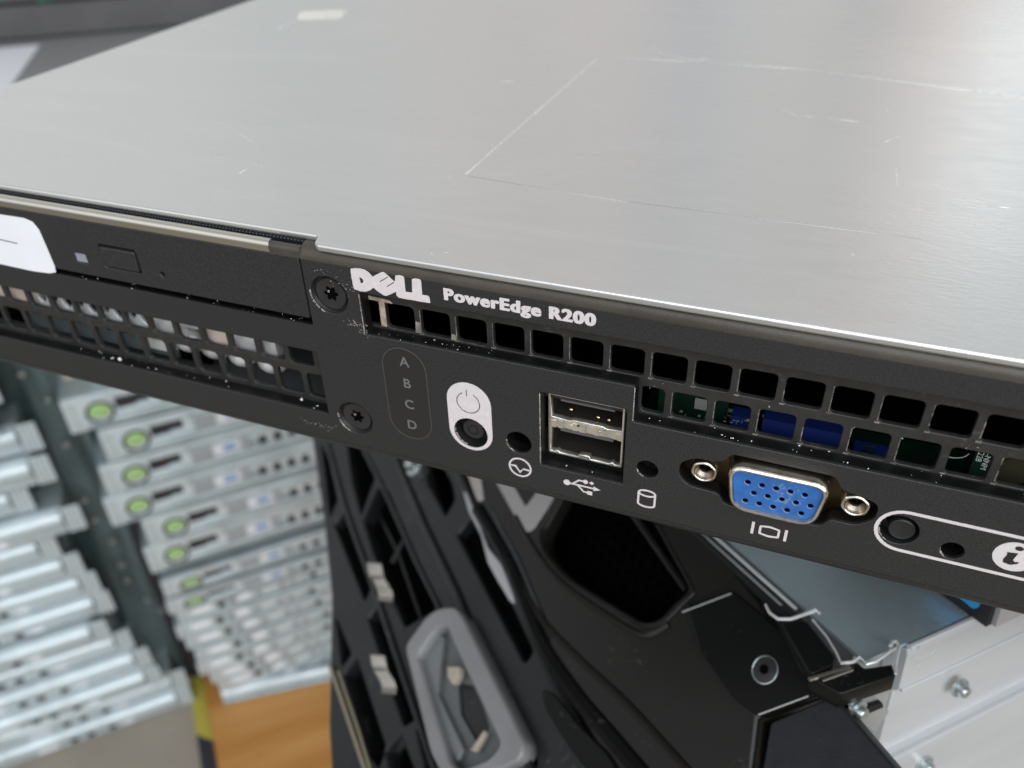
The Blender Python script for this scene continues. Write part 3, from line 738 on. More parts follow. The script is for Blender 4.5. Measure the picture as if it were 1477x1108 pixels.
# dusty worn webs at the left end of the right grille
gy = FR((0, 3.0, 0), (1, 0, 0), (0, 0, 1))
dusty = mat('beige_dust', (.36, .30, .23), .8, var=.4, vscale=700)
multi_plate('dusty_webs', gy, [[(-66.9, 21.3), (-60.2, 21.3), (-61.0, 21.9), (-66.6, 22.2)], [(-63.35, 15.9), (-62.15, 15.9), (-62.1, 21.25), (-63.3, 21.25)]], .02, .04, dusty, srv)
multi_plate('dusty_webs', gy, [[(-56.05, 15.9), (-54.9, 15.9), (-55.0, 18.2), (-55.9, 18.4)], [(-48.75, 15.8), (-47.65, 15.8), (-47.8, 17.0), (-48.6, 17.1)]], .02, .04, mat('beige_dust_thin', (.2, .18, .15), .8, var=.4, vscale=700), srv)

# =================================================================== LOWER PILE (frame of the tilted servers)
O2 = Vector((37.40, 19.04, -60.31))
Lv = Vector((-0.72639455, 0.67379739, -0.1354549)); Dv = Vector((0.68497816, 0.72587356, -0.06254993)); Uv = Vector((-0.05617715, 0.13821958, 0.9888071))
e1 = -Lv
M2 = Matrix(((e1.x, Dv.x, Uv.x, O2.x), (e1.y, Dv.y, Uv.y, O2.y), (e1.z, Dv.z, Uv.z, O2.z), (0, 0, 0, 1)))
s2 = 1 / math.sqrt(2)
SL = FR((0, 0, 0), (1, 0, 0), (0, s2, s2))          # sloping bezel plane
TOPF = FR((0, 0, 0), (1, 0, 0), (0, 1, 0))           # lid plane
SIDE = FR((0, 0, 0), (0, 1, 0), (0, 0, 1))           # side wall, normal +x
def B(pts, c=0.0):
    out = []
    for p in pts:
        q = at(M2, p[0], p[1], (0, -s2, s2), c); out.append((q.x, q.dot(Vector((0, s2, s2)))))
    return out
def T(pts, c=0.0):
    out = []
    for p in pts:
        q = at(M2, p[0], p[1], (0, 0, 1), c); out.append((q.x, q.y))
    return out
def S(pts, c=0.0):
    out = []
    for p in pts:
        q = at(M2, p[0], p[1], (1, 0, 0), c); out.append((q.y, q.z))
    return out

low = thing('rack_server', 'server with blue grey lid, white side walls and glossy black bezel under the topmost server', 'server', M2)
# lid sheet with a folded flange on the right
boxes('lid', [(-430, 0.0, 1.5, 600, -1.0, 0)], M_lid2, low, bev=.3)
prof = [(-.0, -1.2), (1.2, -.5), (1.6, -2.0), (1.6, -12.6), (.9, -13.6), (0.2, -14.0), (0.2, -36.0), (1.4, -36.8), (2.0, -38.2), (2.0, -60), (1.2, -61), (1.2, -90), (-4, -90), (-4, -1.2)]
extrude_profile('side_panel', prof, 13, 600, M_white, low, axis='y', smooth=False)
bm = bmesh.new(); tube(bm, [(.9, 14, -.55), (.9, 600, -.55)], .75, 8); tube(bm, [(1.5, 14, -13.3), (1.5, 600, -13.3)], .55, 8); tube(bm, [(1.9, 14, -37.4), (1.9, 600, -37.4)], .75, 8)
fin('folded_edges', bm, M_white, low, smooth=True)
boxes('chassis_block', [(-430, -4.2, 3, 600, -88, -1.2)], M_galvd, low)
# front edge trim: two thin steel edges next to the bezel
q = T([(1008, 748), (1108, 893)])
bm = bmesh.new(); tube(bm, [(-430, -.2, -.3), (q[1][0], -.2, -.3)], .45, 8); fin('front_edge', bm, M_galv, low, smooth=True)
bm = bmesh.new(); tube(bm, [(-430, -1.9, -.9), (q[1][0] - 3, -1.9, -.9)], .35, 8); fin('front_edge', bm, M_galvd, low, smooth=True)
boxes('front_trim', [(-430, q[1][0] + 3, -3.4, -.6, -3.0, -1.0)], M_black, low, bev=.2)
# side bolts
def bolt(cx, cz, r, parent, fr, n0=2.0, m=M_zscrew):
    bm = lathe(fr, cx, cz, [(0, n0 + 2.6), (r * .5, n0 + 2.7), (r * .62, n0 + 2.3), (r * .65, n0 + 1.4), (r * .65, n0 + .9), (r, n0 + .9), (r, n0), (0, n0)], 24)
    return fin('bolt', bm, m, parent, smooth=True)
for (px, py, r) in ((1372, 982, 2.6), (1322, 1092, 2.6)):
    q = S([(px, py)])[0]; bolt(q[0], q[1], r, low, SIDE)
for yy, zz in ((24, -28), (52, -30), (80, -31), (110, -33)):
    bm = lathe(SIDE, yy, zz, [(0, .24), (1.0, .24), (1.3, .30), (1.7, .32), (2.0, .21)], 20); fin('rivet', bm, M_white, low, smooth=True)
# hex stamp on the flange
q = S([(1336, 940)], 1.6)[0]
plate('hex_stamp', SIDE, [(q[0] + 5.2 * math.cos(PI / 3 * i), q[1] + 3.6 * math.sin(PI / 3 * i)) for i in range(6)], [[(q[0] + 3.8 * math.cos(PI / 3 * i), q[1] + 2.4 * math.sin(PI / 3 * i)) for i in range(6)]], 1.68, .1, mat('stamp', (.55, .56, .56), .42, metal=.45), low)
# bezel main panel with grid opening
opening = B([(842, 660), (781, 772), (788, 797), (818, 832), (928, 899), (950, 893), (976, 866), (994, 850), (912, 700)], 1.0)
bez_out = B([(745, 610), (672, 640), (700, 720), (745, 800), (790, 905), (792, 960), (860, 1070), (905, 1160), (1078, 1160), (1092, 1036), (1168, 1008), (1192, 996), (1120, 903), (985, 725), (930, 640)], 1.0)
bez = plate('bezel', SL, bez_out, [roundpoly(opening, 5)], 1.0, 6.0, M_bezel, low, bev=.8)
# rim around opening
def grow(poly, k):
    cx = sum(p[0] for p in poly) / len(poly); cy = sum(p[1] for p in poly) / len(poly)
    return [(cx + (p[0] - cx) * k, cy + (p[1] - cy) * k) for p in poly]
plate('opening_rim', SL, roundpoly(grow(opening, 1.10), 6), [roundpoly(grow(opening, 1.03), 5)], 1.55, 1.0, M_bezel, bez, bev=.4)
boxes_void = plate('bezel_back', SL, B([(700, 560), (640, 640), (720, 1180), (1150, 1180), (1190, 1000), (1000, 740), (930, 600)], -14), [], -14, 1.0, M_void, low)
# honeycomb inside the opening
oc = opening; minx = min(p[0] for p in oc) - 2; maxx = max(p[0] for p in oc) + 2; minb = min(p[1] for p in oc) - 2; maxb = max(p[1] for p in oc) + 2
hexes = []; r = 2.6; row = 0; y = minb + 3
while y < maxb - 3:
    x = minx + 3 + (r * .95 if row % 2 else 0)
    while x < maxx - 3:
        hexes.append([(x + r * .84 * math.cos(PI / 3 * i + PI / 6), y + r * .84 * math.sin(PI / 3 * i + PI / 6)) for i in range(6)]); x += r * 1.9
    y += r * 1.62; row += 1
plate('honeycomb', SL, [(minx, minb), (maxx, minb), (maxx, maxb), (minx, maxb)], hexes, -12, .8, mat('honeycomb_black', (.0012, .0012, .0012), .9, spec=.03), bez)
bm = bmesh.new(); a = B([(909, 737), (990, 852)], -4)
tube(bm, [Vector((p[0], 0, 0)) + Vector((0, s2, s2)) * p[1] + Vector((0, -s2, s2)) * -4 for p in a], .9, 8); fin('opening_bar', bm, M_bezel, bez)
# glossy ear with screw
ear = plate('bezel_ear', SL, roundpoly(B([(990, 868), (1055, 850), (1120, 905), (1192, 998), (1166, 1007), (1094, 1034), (1060, 1010), (1010, 940)], 2.2), 1.2), [], 2.2, 1.8, M_gloss, bez, bev=.35)
def slope_pt(q, c): return Vector((q[0], 0, 0)) + Vector((0, s2, s2)) * q[1] + Vector((0, -s2, s2)) * c
bm = bmesh.new()
for (p0, p1) in (((984, 883), (1055, 856)), ((1094, 1031), (1166, 1004))):  # highlight dashes on the ear edges, built as pale tubes
    bm = bmesh.new(); a, b = B([p0, p1], 2.2); tube(bm, [slope_pt(a, 2.2), slope_pt(b, 2.2)], .16, 6)
    fin('edge_highlight', bm, mat('pale_edge', (.42, .41, .40), .5) if 'pale_edge' not in bpy.data.materials else bpy.data.materials['pale_edge'], ear)
q = B([(1103, 966)], 2.3)[0]
bm = lathe(SL, q[0], q[1], [(0, 2.5), (2.1, 2.6), (2.9, 2.45), (3.05, 2.2)], 28); es = fin('screw', bm, M_screw, ear, smooth=True)
plate('drive_recess', SL, circ(q[0], q[1], 1.25, 6), [], 2.70, .06, M_void, es)
bm = lathe(SL, q[0], q[1], [(3.05, 2.25), (3.15, 2.32), (3.35, 2.25)], 28); fin('screw_ring', bm, M_zscrew, es, smooth=True)
q = B([(1060, 906)], 2.3)[0]
bm = lathe(SL, q[0], q[1], [(0, 2.24), (.9, 2.24), (1.0, 2.4), (1.5, 2.4), (1.6, 2.22)], 20); fin('small_hole', bm, M_gloss, ear, smooth=True)
# textured end cap at the bottom right
plate('end_cap', SL, roundpoly(B([(1112, 1042), (1203, 1003), (1345, 1170), (1090, 1170)], 1.0), 1), [], 1.4, 7, M_textblk, low, bev=.6)
# contour ridges across the bezel
bm = bmesh.new()
def ridge(pts, r, c=1.0):
    bb = B(pts, c); P_ = []
    V_ = [slope_pt(b, c) for b in bb]
    for i in range(len(V_) - 1):
        p0 = V_[max(i - 1, 0)]; p1 = V_[i]; p2 = V_[i + 1]; p3 = V_[min(i + 2, len(V_) - 1)]
        for k in range(6):
            t = k / 6; P_.append(.5 * ((2 * p1) + (p2 - p0) * t + (2 * p0 - 5 * p1 + 4 * p2 - p3) * t * t + (3 * p1 - p0 - 3 * p2 + p3) * t ** 3))
    P_.append(V_[-1]); tube(bm, P_, r, 8)
ridge([(745, 745), (776, 800), (812, 842), (880, 890), (930, 917), (965, 902)], 1.0)
ridge([(728, 790), (772, 880), (830, 945), (900, 1010), (960, 1075), (1000, 1120)], 1.1)
fin('contour_ridge', bm, M_bezel, bez, smooth=True)
bm = bmesh.new(); ridge([(690, 735), (735, 815), (778, 920), (830, 1000), (880, 1060), (930, 1120)], 2.6, 0.6)
fin('contour_edge', bm, M_gloss, bez, smooth=True)
# glossy hollow
plate('glossy_strip', SL, roundpoly(B([(782, 992), (800, 1000), (835, 1045), (880, 1090), (900, 1130), (860, 1130), (815, 1070), (785, 1020)], 2.0), 3), [], 2.4, 1.2, M_gloss, bez, bev=.4)
# silver v logo and the tick beside it
plate('silver_logo', SL, roundpoly(B([(690, 650), (722, 668), (758, 731), (779, 702), (820, 640), (848, 640), (806, 707), (768, 764), (758, 768), (751, 761), (709, 684)], 1.6), [0, 0, 1, 0, 0, 0, 0, 4, 3, 4, 0]), [], 1.5, .5, M_vlogo, bez, bev=.12)
plate('silver_tick', SL, B([(660, 640), (688, 650), (696, 720), (689, 723), (671, 676)], 1.6), [], 1.6, .6, M_wear_glint, bez)
# latch bracket near the lid corner
lat = plate('latch_block', TOPF, roundpoly(T([(1122, 892), (1164, 897), (1206, 950), (1202, 962), (1170, 975)], 1.0), 1.0), [], 1.5, 4, M_gloss, low, bev=.5)
def V3(p, h, n=(0, 0, 1)): q = at(M2, p[0], p[1], n, h); return q
bm = bmesh.new()
tube(bm, [V3(p, 1.8) for p in ((1104, 872), (1110, 884), (1122, 893), (1140, 893), (1158, 887), (1176, 880), (1182, 885))], [.3, .35, .4, .4, .45, .6, .4], 8)
fin('steel_hook', bm, M_galv, low, smooth=True)
bm = bmesh.new()
tube(bm, [V3(p, 1.2) for p in ((1172, 894), (1192, 918), (1207, 943), (1212, 955))], .3, 8)
tube(bm, [V3(p, 1.2) for p in ((1212, 957), (1230, 955), (1240, 948), (1250, 958), (1262, 955), (1286, 938))], .38, 8)
fin('lid_lip', bm, M_galv, low, smooth=True)
bm = bmesh.new()
tube(bm, [V3(p, 2.0) for p in ((1284, 932), (1287, 926), (1293, 925), (1297, 932), (1294, 945), (1291, 960), (1292, 972))], [.4, .45, .45, .45, .4, .35, .3], 8)
fin('steel_hook', bm, M_galv, low, smooth=True)
plate('latch_bracket', TOPF, roundpoly(T([(1166, 978), (1236, 957), (1246, 966), (1286, 960), (1292, 976), (1212, 1003)], 0.5), .5), [], 1.0, 4.5, M_gloss, low, bev=.4)
bm = bmesh.new(); tube(bm, [V3(p, 1.2) for p in ((1167, 980), (1200, 970), (1226, 963))], .5, 6); tube(bm, [V3(p, 1.2) for p in ((1186, 982), (1230, 966))], .3, 6)
fin('bracket_edge', bm, M_nickel, low, smooth=True)
plate('latch_plate', SIDE, roundpoly(S([(1212, 1004), (1282, 976), (1270, 1016), (1276, 1020), (1254, 1052), (1240, 1040)], 3), .6), [], 4.5, 3.5, M_galvd, low, bev=.3)
plate('latch_tab', SIDE, roundpoly(S([(1246, 1022), (1272, 1013), (1274, 1020), (1250, 1030)], 5.5), .3), [], 5.6, 1, M_gloss, low)
q = S([(1236, 1022)], 5)[0]; bolt(q[0], q[1], 2.4, low, SIDE, 4.6)

# --- second bezel of the pile, ribs and openings
BZ = -9.0
low2 = thing('rack_server', 'lower server whose open black bezel carries a grey handle frame and chrome catches', 'server', M2)
ops = [
    [(546, 700), (524, 752), (538, 800), (583, 905), (628, 878), (560, 712)],
    [(602, 640), (618, 640), (652, 700), (655, 722), (642, 745), (618, 700)],
    [(659, 771), (679, 748), (768, 940), (757, 957)],
    [(462, 640), (473, 660), (486, 722), (475, 748)],
    [(481, 757), (495, 738), (534, 850), (525, 868)],
    [(530, 892), (548, 868), (601, 1034), (582, 1048)],
    [(484, 890), (506, 944), (492, 962)],
    [(495, 972), (514, 950), (556, 1080), (545, 1110), (532, 1092)],
    [(500, 640), (520, 640), (540, 690), (520, 745), (508, 700)],
    [(600, 1050), (622, 1035), (648, 1120), (616, 1120)],
    [(556, 1082), (578, 1062), (600, 1120), (565, 1130)],
    [(700, 1000), (715, 985), (775, 1100), (760, 1120)],
]
b2 = plate('bezel', SL, roundpoly(B([(440, 560), (640, 560), (700, 640), (790, 880), (960, 1180), (482, 1180), (474, 1050), (478, 860), (468, 760)], BZ), 2), [roundpoly(B(o, BZ), 1.2, 3) for o in ops], BZ, 7.0, M_rib, low2, bev=.8)
plate('bezel_back', SL, B([(450, 560), (640, 560), (960, 1180), (520, 1180), (495, 900)], BZ - 26), [], BZ - 26, 1.0, M_void, low2)
bm = bmesh.new()
def ridge2(pts, r, c): 
    tube(bm, [slope_pt(b, c) for b in B(pts, c)], r, 8)
ridge2([(472, 640), (500, 740), (540, 850), (600, 1030), (630, 1120)], 1.1, BZ + .6)
ridge2([(570, 660), (612, 760), (660, 860), (700, 960), (770, 1120)], 1.5, BZ + .8)
ridge2([(520, 640), (560, 720), (600, 810), (635, 880)], .9, BZ + .5)
ridge2([(640, 640), (690, 740), (745, 860), (800, 980), (880, 1130)], 2.0, BZ + .8)
fin('long_ribs', bm, M_rib, b2, smooth=True)
bm = bmesh.new()
ridge2([(536, 720), (575, 800), (596, 860), (610, 900)], .7, BZ - 8); ridge2([(566, 812), (582, 780)], 1.0, BZ - 8); ridge2([(512, 690), (524, 720), (530, 740)], 1.0, BZ - 8)
ridge2([(498, 780), (530, 870), (560, 960)], .8, BZ - 8)
fin('inner_bars', bm, M_rib, b2, smooth=True)
# bright drip-shaped highlight beside the slot, built as a pale strip
plate('highlight_strip', SL, roundpoly(B([(668, 708), (674, 712), (690, 752), (704, 790), (724, 815), (742, 862), (743, 872), (736, 868), (718, 838), (704, 812), (694, 772), (676, 738)], BZ + 3), .6), [], BZ + 3.2, .8, mat('pale_strip', (.44, .44, .45), .3, metal=.3), b2, bev=.2)
plate('blue_reflection_rib', SL, roundpoly(B([(690, 700), (705, 700), (790, 900), (770, 900)], BZ + 2), 2), [], BZ + 1.5, 2.5, mat('slate_rib', (.05, .06, .07), .3), b2, bev=.8)
# chrome catches
def catch(px, py):
    bm = bmesh.new()
    pts = [(px - 3, py - 24, 1.2), (px - 2, py - 17, 3), (px, py - 7, 3.2), (px + 3, py + 1, .8), (px + 8, py + 8, .6), (px + 12, py + 15, 3), (px + 14, py + 23, 3.6), (px + 13, py + 32, 1)]
    A = []; Bv = []
    for (x, y, h) in pts:
        A.append(slope_pt(B([(x - 11, y)], BZ + h)[0], BZ + h)); Bv.append(slope_pt(B([(x + 10, y + 2)], BZ + h)[0], BZ + h))
    va = [bm.verts.new(p) for p in A]; vb = [bm.verts.new(p) for p in Bv]
    for i in range(len(va) - 1): bm.faces.new((va[i], va[i + 1], vb[i + 1], vb[i]))
    bmesh.ops.solidify(bm, geom=bm.faces[:], thickness=1.1)
    bmesh.ops.recalc_face_normals(bm, faces=bm.faces)
    return fin('chrome_catch', bm, mat('chrome_catch', (.90, .87, .80), .22, metal=.7) if 'chrome_catch' not in bpy.data.materials else bpy.data.materials['chrome_catch'], b2, smooth=True, bev=.25)
catch(543, 835); catch(548, 968)
# grey handle frame
fo = [(583, 932), (615, 888), (634, 876), (656, 875), (668, 892), (756, 1072), (750, 1096), (715, 1112), (640, 1125), (620, 1085)]
fi = [(601, 946), (628, 907), (644, 903), (651, 922), (722, 1074), (706, 1094), (662, 1112), (648, 1100)]
FZ = BZ + 6
fo_ = B(fo, FZ); fi_ = B(fi, FZ)
hf = plate('handle_frame', SL, roundpoly(fo_, 3), [roundpoly(fi_, 2)], FZ, 5, M_frost, low2, bev=.8)
plate('frame_floor', SL, roundpoly(fo_, 3), [roundpoly(B([(660, 985), (688, 990), (706, 1050), (690, 1075), (664, 1030)], FZ - 5), 1)], FZ - 5.02, 1.2, M_frostd, hf, bev=.2)
plate('frame_step', SL, roundpoly(B([(608, 950), (632, 915), (640, 918), (630, 1000), (668, 1080), (660, 1100), (640, 1060)], FZ - 3), 1.2), [], FZ - 3, 2, mat('mid_grey_plastic', (.14, .15, .155), .32), hf, bev=.4)
plate('inner_clip', SL, roundpoly(B([(646, 962), (664, 962), (662, 974), (654, 988), (647, 978)], FZ - 2), .6), [], FZ - 1.5, 3, M_cream, hf, bev=.3)
plate('inner_clip', SL, roundpoly(B([(676, 1082), (696, 1052), (699, 1056), (684, 1084)], FZ - 2), .4), [], FZ - 2.5, 2, M_cream, hf, bev=.3)
# zinc screw peeping out under the sharp server
bm = bmesh.new()
qq = B([(596, 672)], BZ + 6)[0]
bm = lathe(SL, qq[0], qq[1], [(0, BZ + 9), (2.0, BZ + 9), (2.4, BZ + 7.5), (2.4, BZ + 6), (4.2, BZ + 5.6), (4.4, BZ + 4), (3.2, BZ)], 24); fin('zinc_screw', bm, M_zscrew, low2, smooth=True)
# silver label stripe
# olive edge of the lower right corner of the pile on the left
bm = bmesh.new(); ridge2([(476, 960), (500, 1030), (530, 1120)], .8, BZ + 1); ridge2([(488, 968), (516, 1050), (540, 1130)], .5, BZ + 1.4); fin('olive_edge', bm, mat('olive_edge', (.22, .19, .13), .4), b2, smooth=True)
bm = bmesh.new(); ridge2([(612, 1030), (640, 1120)], .6, BZ + 3.5); fin('bright_edge', bm, M_galvd, b2, smooth=True)
# body of the lower server
boxes('chassis_block', [(-430, -6, -30, 600, -170, -92)], M_black, low2)

# --- box lying on the lid beneath the sharp server
q0 = at(M2, 1425, 907, (0, 0, 1), 0.02)
MB_ = M2 @ Matrix.Translation((q0.x, q0.y, 0.05))
bx = thing('adapter_box', 'small dark grey box with blue and orange label, wedged under the topmost server', 'box', MB_)
boxes('case', [(-46, -.6, 0, 90, 0, 24), ], M_textblk, bx, bev=.5)
boxes('side_cover', [(-.58, .6, 1.6, 90, 0.3, 24)], M_grey, bx, bev=.2)
XF = FR((0, 0, 0), (1, 0, 0), (0, 0, 1))
def BX(pts):
    out = []
    for p in pts: q = at(MB_, p[0], p[1], (0, 1, 0), -.05); out.append((q.x, q.z))
    return out
plate('label', XF, roundpoly(BX([(1335, 820), (1422, 852), (1411, 877), (1403, 878), (1366, 847)]), .5), [], .1, .1, M_lblue, bx)
plate('label_stripe', XF, BX([(1400, 848), (1424, 856), (1417, 867), (1404, 859)]), [], .14, .1, M_lorange, bx)

# =================================================================== BACKGROUND STACKS
W_ = Vector((0.70495702, 0.70925002, 0)); Bk = Vector((-0.70925002, 0.70495702, 0))
def frame_at(px, py, d):
    p = CAM + ray(px, py).normalized() * d
    return Matrix(((W_.x, Bk.x, 0, p.x), (W_.y, Bk.y, 0, p.y), (0, 0, 1, p.z), (0, 0, 0, 1)))
def local_xz(M, px, py): q = at(M, px, py, (0, 1, 0), 0); return q.x, q.z
MC = frame_at(455, 650, 985)
FRT = FR((0, 0, 0), (1, 0, 0), (0, 0, 1))

def copy_tree(o, parent=None):
    c = o.copy(); COL.objects.link(c); c.parent = parent
    for ch in [x for x in bpy.data.objects if x.parent == o]: copy_tree(ch, c)
    return c

def make_silver_server(H=40.5, button=True):
    t = thing('silver_server', '', 'server', MC, 'silver servers piled in the middle stack')
    boxes('chassis', [(0, 435, 2.5, 560, 0, H)], M_frontd, t, bev=.8)
    fp = plate('front_panel', FRT, rrect(0, .8, 435, H - .8, 1.5), [rrect(46, 17, 78, 31, 1), rrect(150, 14, 157, 22, 1)], 0, 2.4, M_front, t, bev=.4)
    # recessed grey bands and ribs
    boxes('panel_ribs', [(16, 430, -1.6, -.1, 3.5, 7), (45, 430, -1.2, -.1, 11.5, 13.4), (84, 430, -1.0, -.1, 31.5, 34.5)], M_frontd, fp, bev=.4)
    bm = bmesh.new()
    for i in range(3):
        for j in range(6): box(bm, 3.5 + i * 3.2, 5.3 + i * 3.2, -.25, 0.1, 5 + j * 5.2, 7.4 + j * 5.2)
    fin('ear_holes', bm, M_meshg, t)
    if not button:
        boxes('white_patch', [(18, 40, -1.0, -.1, 16, 32)], mat('white_patch', (.8, .84, .88), .5), t)
        for x in (47, 60, 92, 120, 134, 160, 186): boxes('port', [(x, x + 8, -1.0, -.1, 14, 26)], M_hole if x in (47, 160) else M_meshg, t, bev=.8)
        for x in (70, 196): boxes('white_patch', [(x, x + 16, -1.0, -.1, 12, 30)], bpy.data.materials['white_patch'], t)
        return t
    bm = lathe(FRT, 31, 18.5, [(13.6, 0.05), (13.6, .9), (12.5, 1.2), (10.6, .6)], 32)
    for v in bm.verts: v.co.z = 18.5 + (v.co.z - 18.5) * .95
    ring_ = fin('button_ring', bm, M_hole, t, smooth=True)
    bm = lathe(FRT, 31, 21, [(0, 2.0), (6, 1.9), (8.8, 1.4), (9.6, 1.2)], 32)
    for v in bm.verts: v.co.z = 21 + (v.co.z - 21) * .84
    fin('power_button', bm, M_green, ring_, smooth=True)
    boxes('usb_socket', [(46.5, 64, 1.2, 2.4, 17.5, 30.5), (64, 77.5, 1.6, 2.4, 20, 30.5)], M_hole, t)
    boxes('grey_mesh', [(88, 110, -.9, -.1, 14, 29)], M_meshg, t)
    boxes('white_sticker', [(112, 137, -.5, -.1, 14, 30)], mat('sticker', (.72, .74, .78), .5), t)
    boxes('video_port', [(121, 134, -1.6, -.1, 19, 26)], M_sqb, t, bev=.5)
    boxes('grey_port', [(140, 150, -1.0, -.1, 15, 29)], M_meshg, t, bev=.5)
    for x in (158, 174, 190, 206, 222, 238, 254, 270): boxes('port', [(x, x + 9, -.9, -.1, 15, 25)], M_hole, t, bev=.8)
    return t
proto = make_silver_server()
rows = [((105, 628), 0), ((150, 668), 0), ((142, 714), 3), ((162, 757), -2), ((203, 790), 4), ((220, 826), 0), ((232, 866), 2)]
ords = ['topmost', 'second from the top', 'third from the top', 'fourth from the top', 'fifth from the top', 'sixth from the top', 'seventh from the top', 'eighth from the top', 'ninth from the top', 'third from the bottom', 'second from the bottom', 'lowest']
xl = [-225, -205, -216, -224, -196, -204, -200, -203, -196, -186, -176, -162, -150]
_, ztop = local_xz(MC, 105, 628)
plain = make_silver_server(H=40.5, button=False)
zrow = [0, 43, 86, 128, 171, 213, 252, 282] + [282 + 24 * (i + 1) for i in range(8)]
NR = len(zrow)
ords = ['topmost', 'second from the top', 'third from the top', 'fourth from the top', 'fifth from the top', 'sixth from the top', 'seventh from the top', 'eighth from the top', 'eighth from the bottom', 'seventh from the bottom', 'sixth from the bottom', 'fifth from the bottom', 'fourth from the bottom', 'third from the bottom', 'second from the bottom', 'lowest']
xl = [-225, -203, -215, -223, -196, -205, -200, -203, -197, -204, -199, -193, -196, -186, -181, -170]
for k in range(NR):
    t = proto if k == 0 else (plain if k == 8 else copy_tree(proto if k < 8 else plain))
    M = MC @ Matrix.Translation((xl[k], random.uniform(-3, 3), ztop - zrow[k]))
    M = M @ Matrix.Rotation(random.uniform(-.012, .012), 4, 'Z')
    if k >= 6: M = M @ Matrix.Diagonal((1, 1, .68 if k == 6 else .56, 1))
    Wm = M.copy(); Wm.translation = M.translation * MM
    t.matrix_world = Wm
    t['label'] = ('silver server with green button, %s of the middle stack' if k < 8 else 'thin silver server without green button, %s of the middle stack') % ords[k]
ZB = (MC.translation.z + ztop - zrow[-1])      # base of the middle stack, world mm
# the tape-wrapped silver bundle on top of the middle stack
qx, qz = local_xz(MC, 150, 560)
M = MC @ Matrix.Translation((-196, 30, ztop + 42.6)); tb = thing('silver_server', 'silver server with a beige left end, lying on top of the middle stack', 'server', M)
boxes('chassis', [(0, 435, 0, 560, 0, 42)], M_front, tb, bev=1.5); boxes('beige_end', [(-22, -.3, 2, 300, 0, 42)], mat('beige_board', (.42, .38, .30), .6), tb, bev=1)

# floor, board, tape
fl = boxes('floor', [(-6000, 6000, -3000, 7000, ZB - 30, ZB - 10)], M_floor); fl['kind'] = 'structure'
MW = MC.copy(); MW.translation.z = 0
zl = ZB
def G(px, py, z):
    q = at(Matrix.Identity(4), px, py, (0, 0, 1), z); return q
p0 = MC.inverted() @ G(313, 1010, ZB); p1 = MC.inverted() @ G(470, 1060, ZB)
zb = ZB - MC.translation.z
MBd = MC @ Matrix.Translation((p0.x, 0, zb))
bd = thing('plywood_board', 'orange plywood board on the floor under the middle stack', 'board', MBd)
boxes('board_sheet', [(-12, 640, -420, 620, -9.9, -.3)], M_wood, bd, bev=1)
tp = boxes('hazard_tape', [(-32, -13.5, -420, 620, -9.8, -7.0)], M_haz, None)
tp.matrix_world = Matrix.LocRotScale(MBd.translation * MM, MBd.to_quaternion(), None)
tp['label'] = 'yellow and black hazard tape along the left edge of the orange board'; tp['category'] = 'tape'
# silver rail lying in front of the stack
r0 = MC.inverted() @ G(322, 1008, ZB + 8); r1 = MC.inverted() @ G(480, 968, ZB + 8)
rl = bmesh.new(); y_ = min(r0.y, -12)
Mr = Matrix(((W_.x, Bk.x, 0, 0), (W_.y, Bk.y, 0, 0), (0, 0, 1, 0), (0, 0, 0, 1)))
pA = G(321, 1000, ZB + 10); pB = G(490, 962, ZB + 10)
tube(rl, [pA, pB], 7.5, 16)
ra = fin('steel_rail', rl, M_front, None, smooth=True); ra['label'] = 'rounded silver rail lying across the orange board in front of the middle stack'; ra['category'] = 'rail'
rl = bmesh.new(); tube(rl, [G(323, 1012, ZB + 2), G(490, 975, ZB + 2)], 4, 12); fin('rail_lip', rl, M_frontd, ra, smooth=True)

# left stack
rd = ray(281, 1013).normalized()
ML = frame_at(281, 1013, (ZB - 9.0 - CAM.z) / rd.z)
def make_left_server():
    t = thing('silver_server', '', 'server', ML, 'silver servers piled in the left stack')
    H = 46   # scaled to slim units when stacked
    boxes('chassis', [(-440, -16, 2.5, 560, 0, H)], M_frontd, t, bev=.8)
    prof = [(2.4, 1), (-1.0, 1), (-1.6, 6), (-1.6, 13), (-4, 17), (-7.5, 24), (-9, 32), (-8, 38), (-4, 42), (2.4, 43)]
    extrude_profile('front_bar', prof, -440, -19, M_front, t)
    ear = plate('ear', FRT, rrect(-17.5, .5, 0, H - .5, 1.5), [], 3.0, 3.0, M_front, t, bev=.5)
    bm = bmesh.new()
    for i in range(3):
        for j in range(8): box(bm, -14 + i * 4.2, -11.8 + i * 4.2, -3.25, -2.9, 4 + j * 5.0, 6.6 + j * 5.0)
    fin('ear_holes', bm, mat('ear_dots', (.30, .33, .35), .6), ear)
    for x in (-132, -152, -106): boxes('port', [(x, x + 9, -2.2, -1.2, 5, 13)], M_hole, t)
    for x, w_ in ((-190, 24), (-88, 12)): boxes('white_patch', [(x, x + w_, -2.4, -1.2, 4, 14)], mat('patch%d' % -x, (.8, .84, .9), .4), t)
    boxes('grey_strip', [(-420, -22, -1.9, -1.0, 1.2, 3.2)], M_meshg, t)
    return t
pl_ = make_left_server()
corn = [(281, 1013), (262, 985), (245, 968), (205, 948), (172, 892), (150, 855), (130, 806), (84, 800), (112, 752), (56, 720), (78, 686), (38, 652), (10, 600), (-8, 575)]
lab = ['lowest', 'second from the floor', 'third from the floor', 'fourth from the floor', 'fifth from the floor', 'sixth from the floor', 'seventh from the floor', 'seventh from the top', 'sixth from the top', 'fifth from the top', 'fourth from the top', 'third from the top', 'second from the top', 'topmost']
zc = 0.0
cxz = [at(ML, p[0], p[1], (0, 1, 0), 0) for p in corn]
NL = 20; SZ = .74
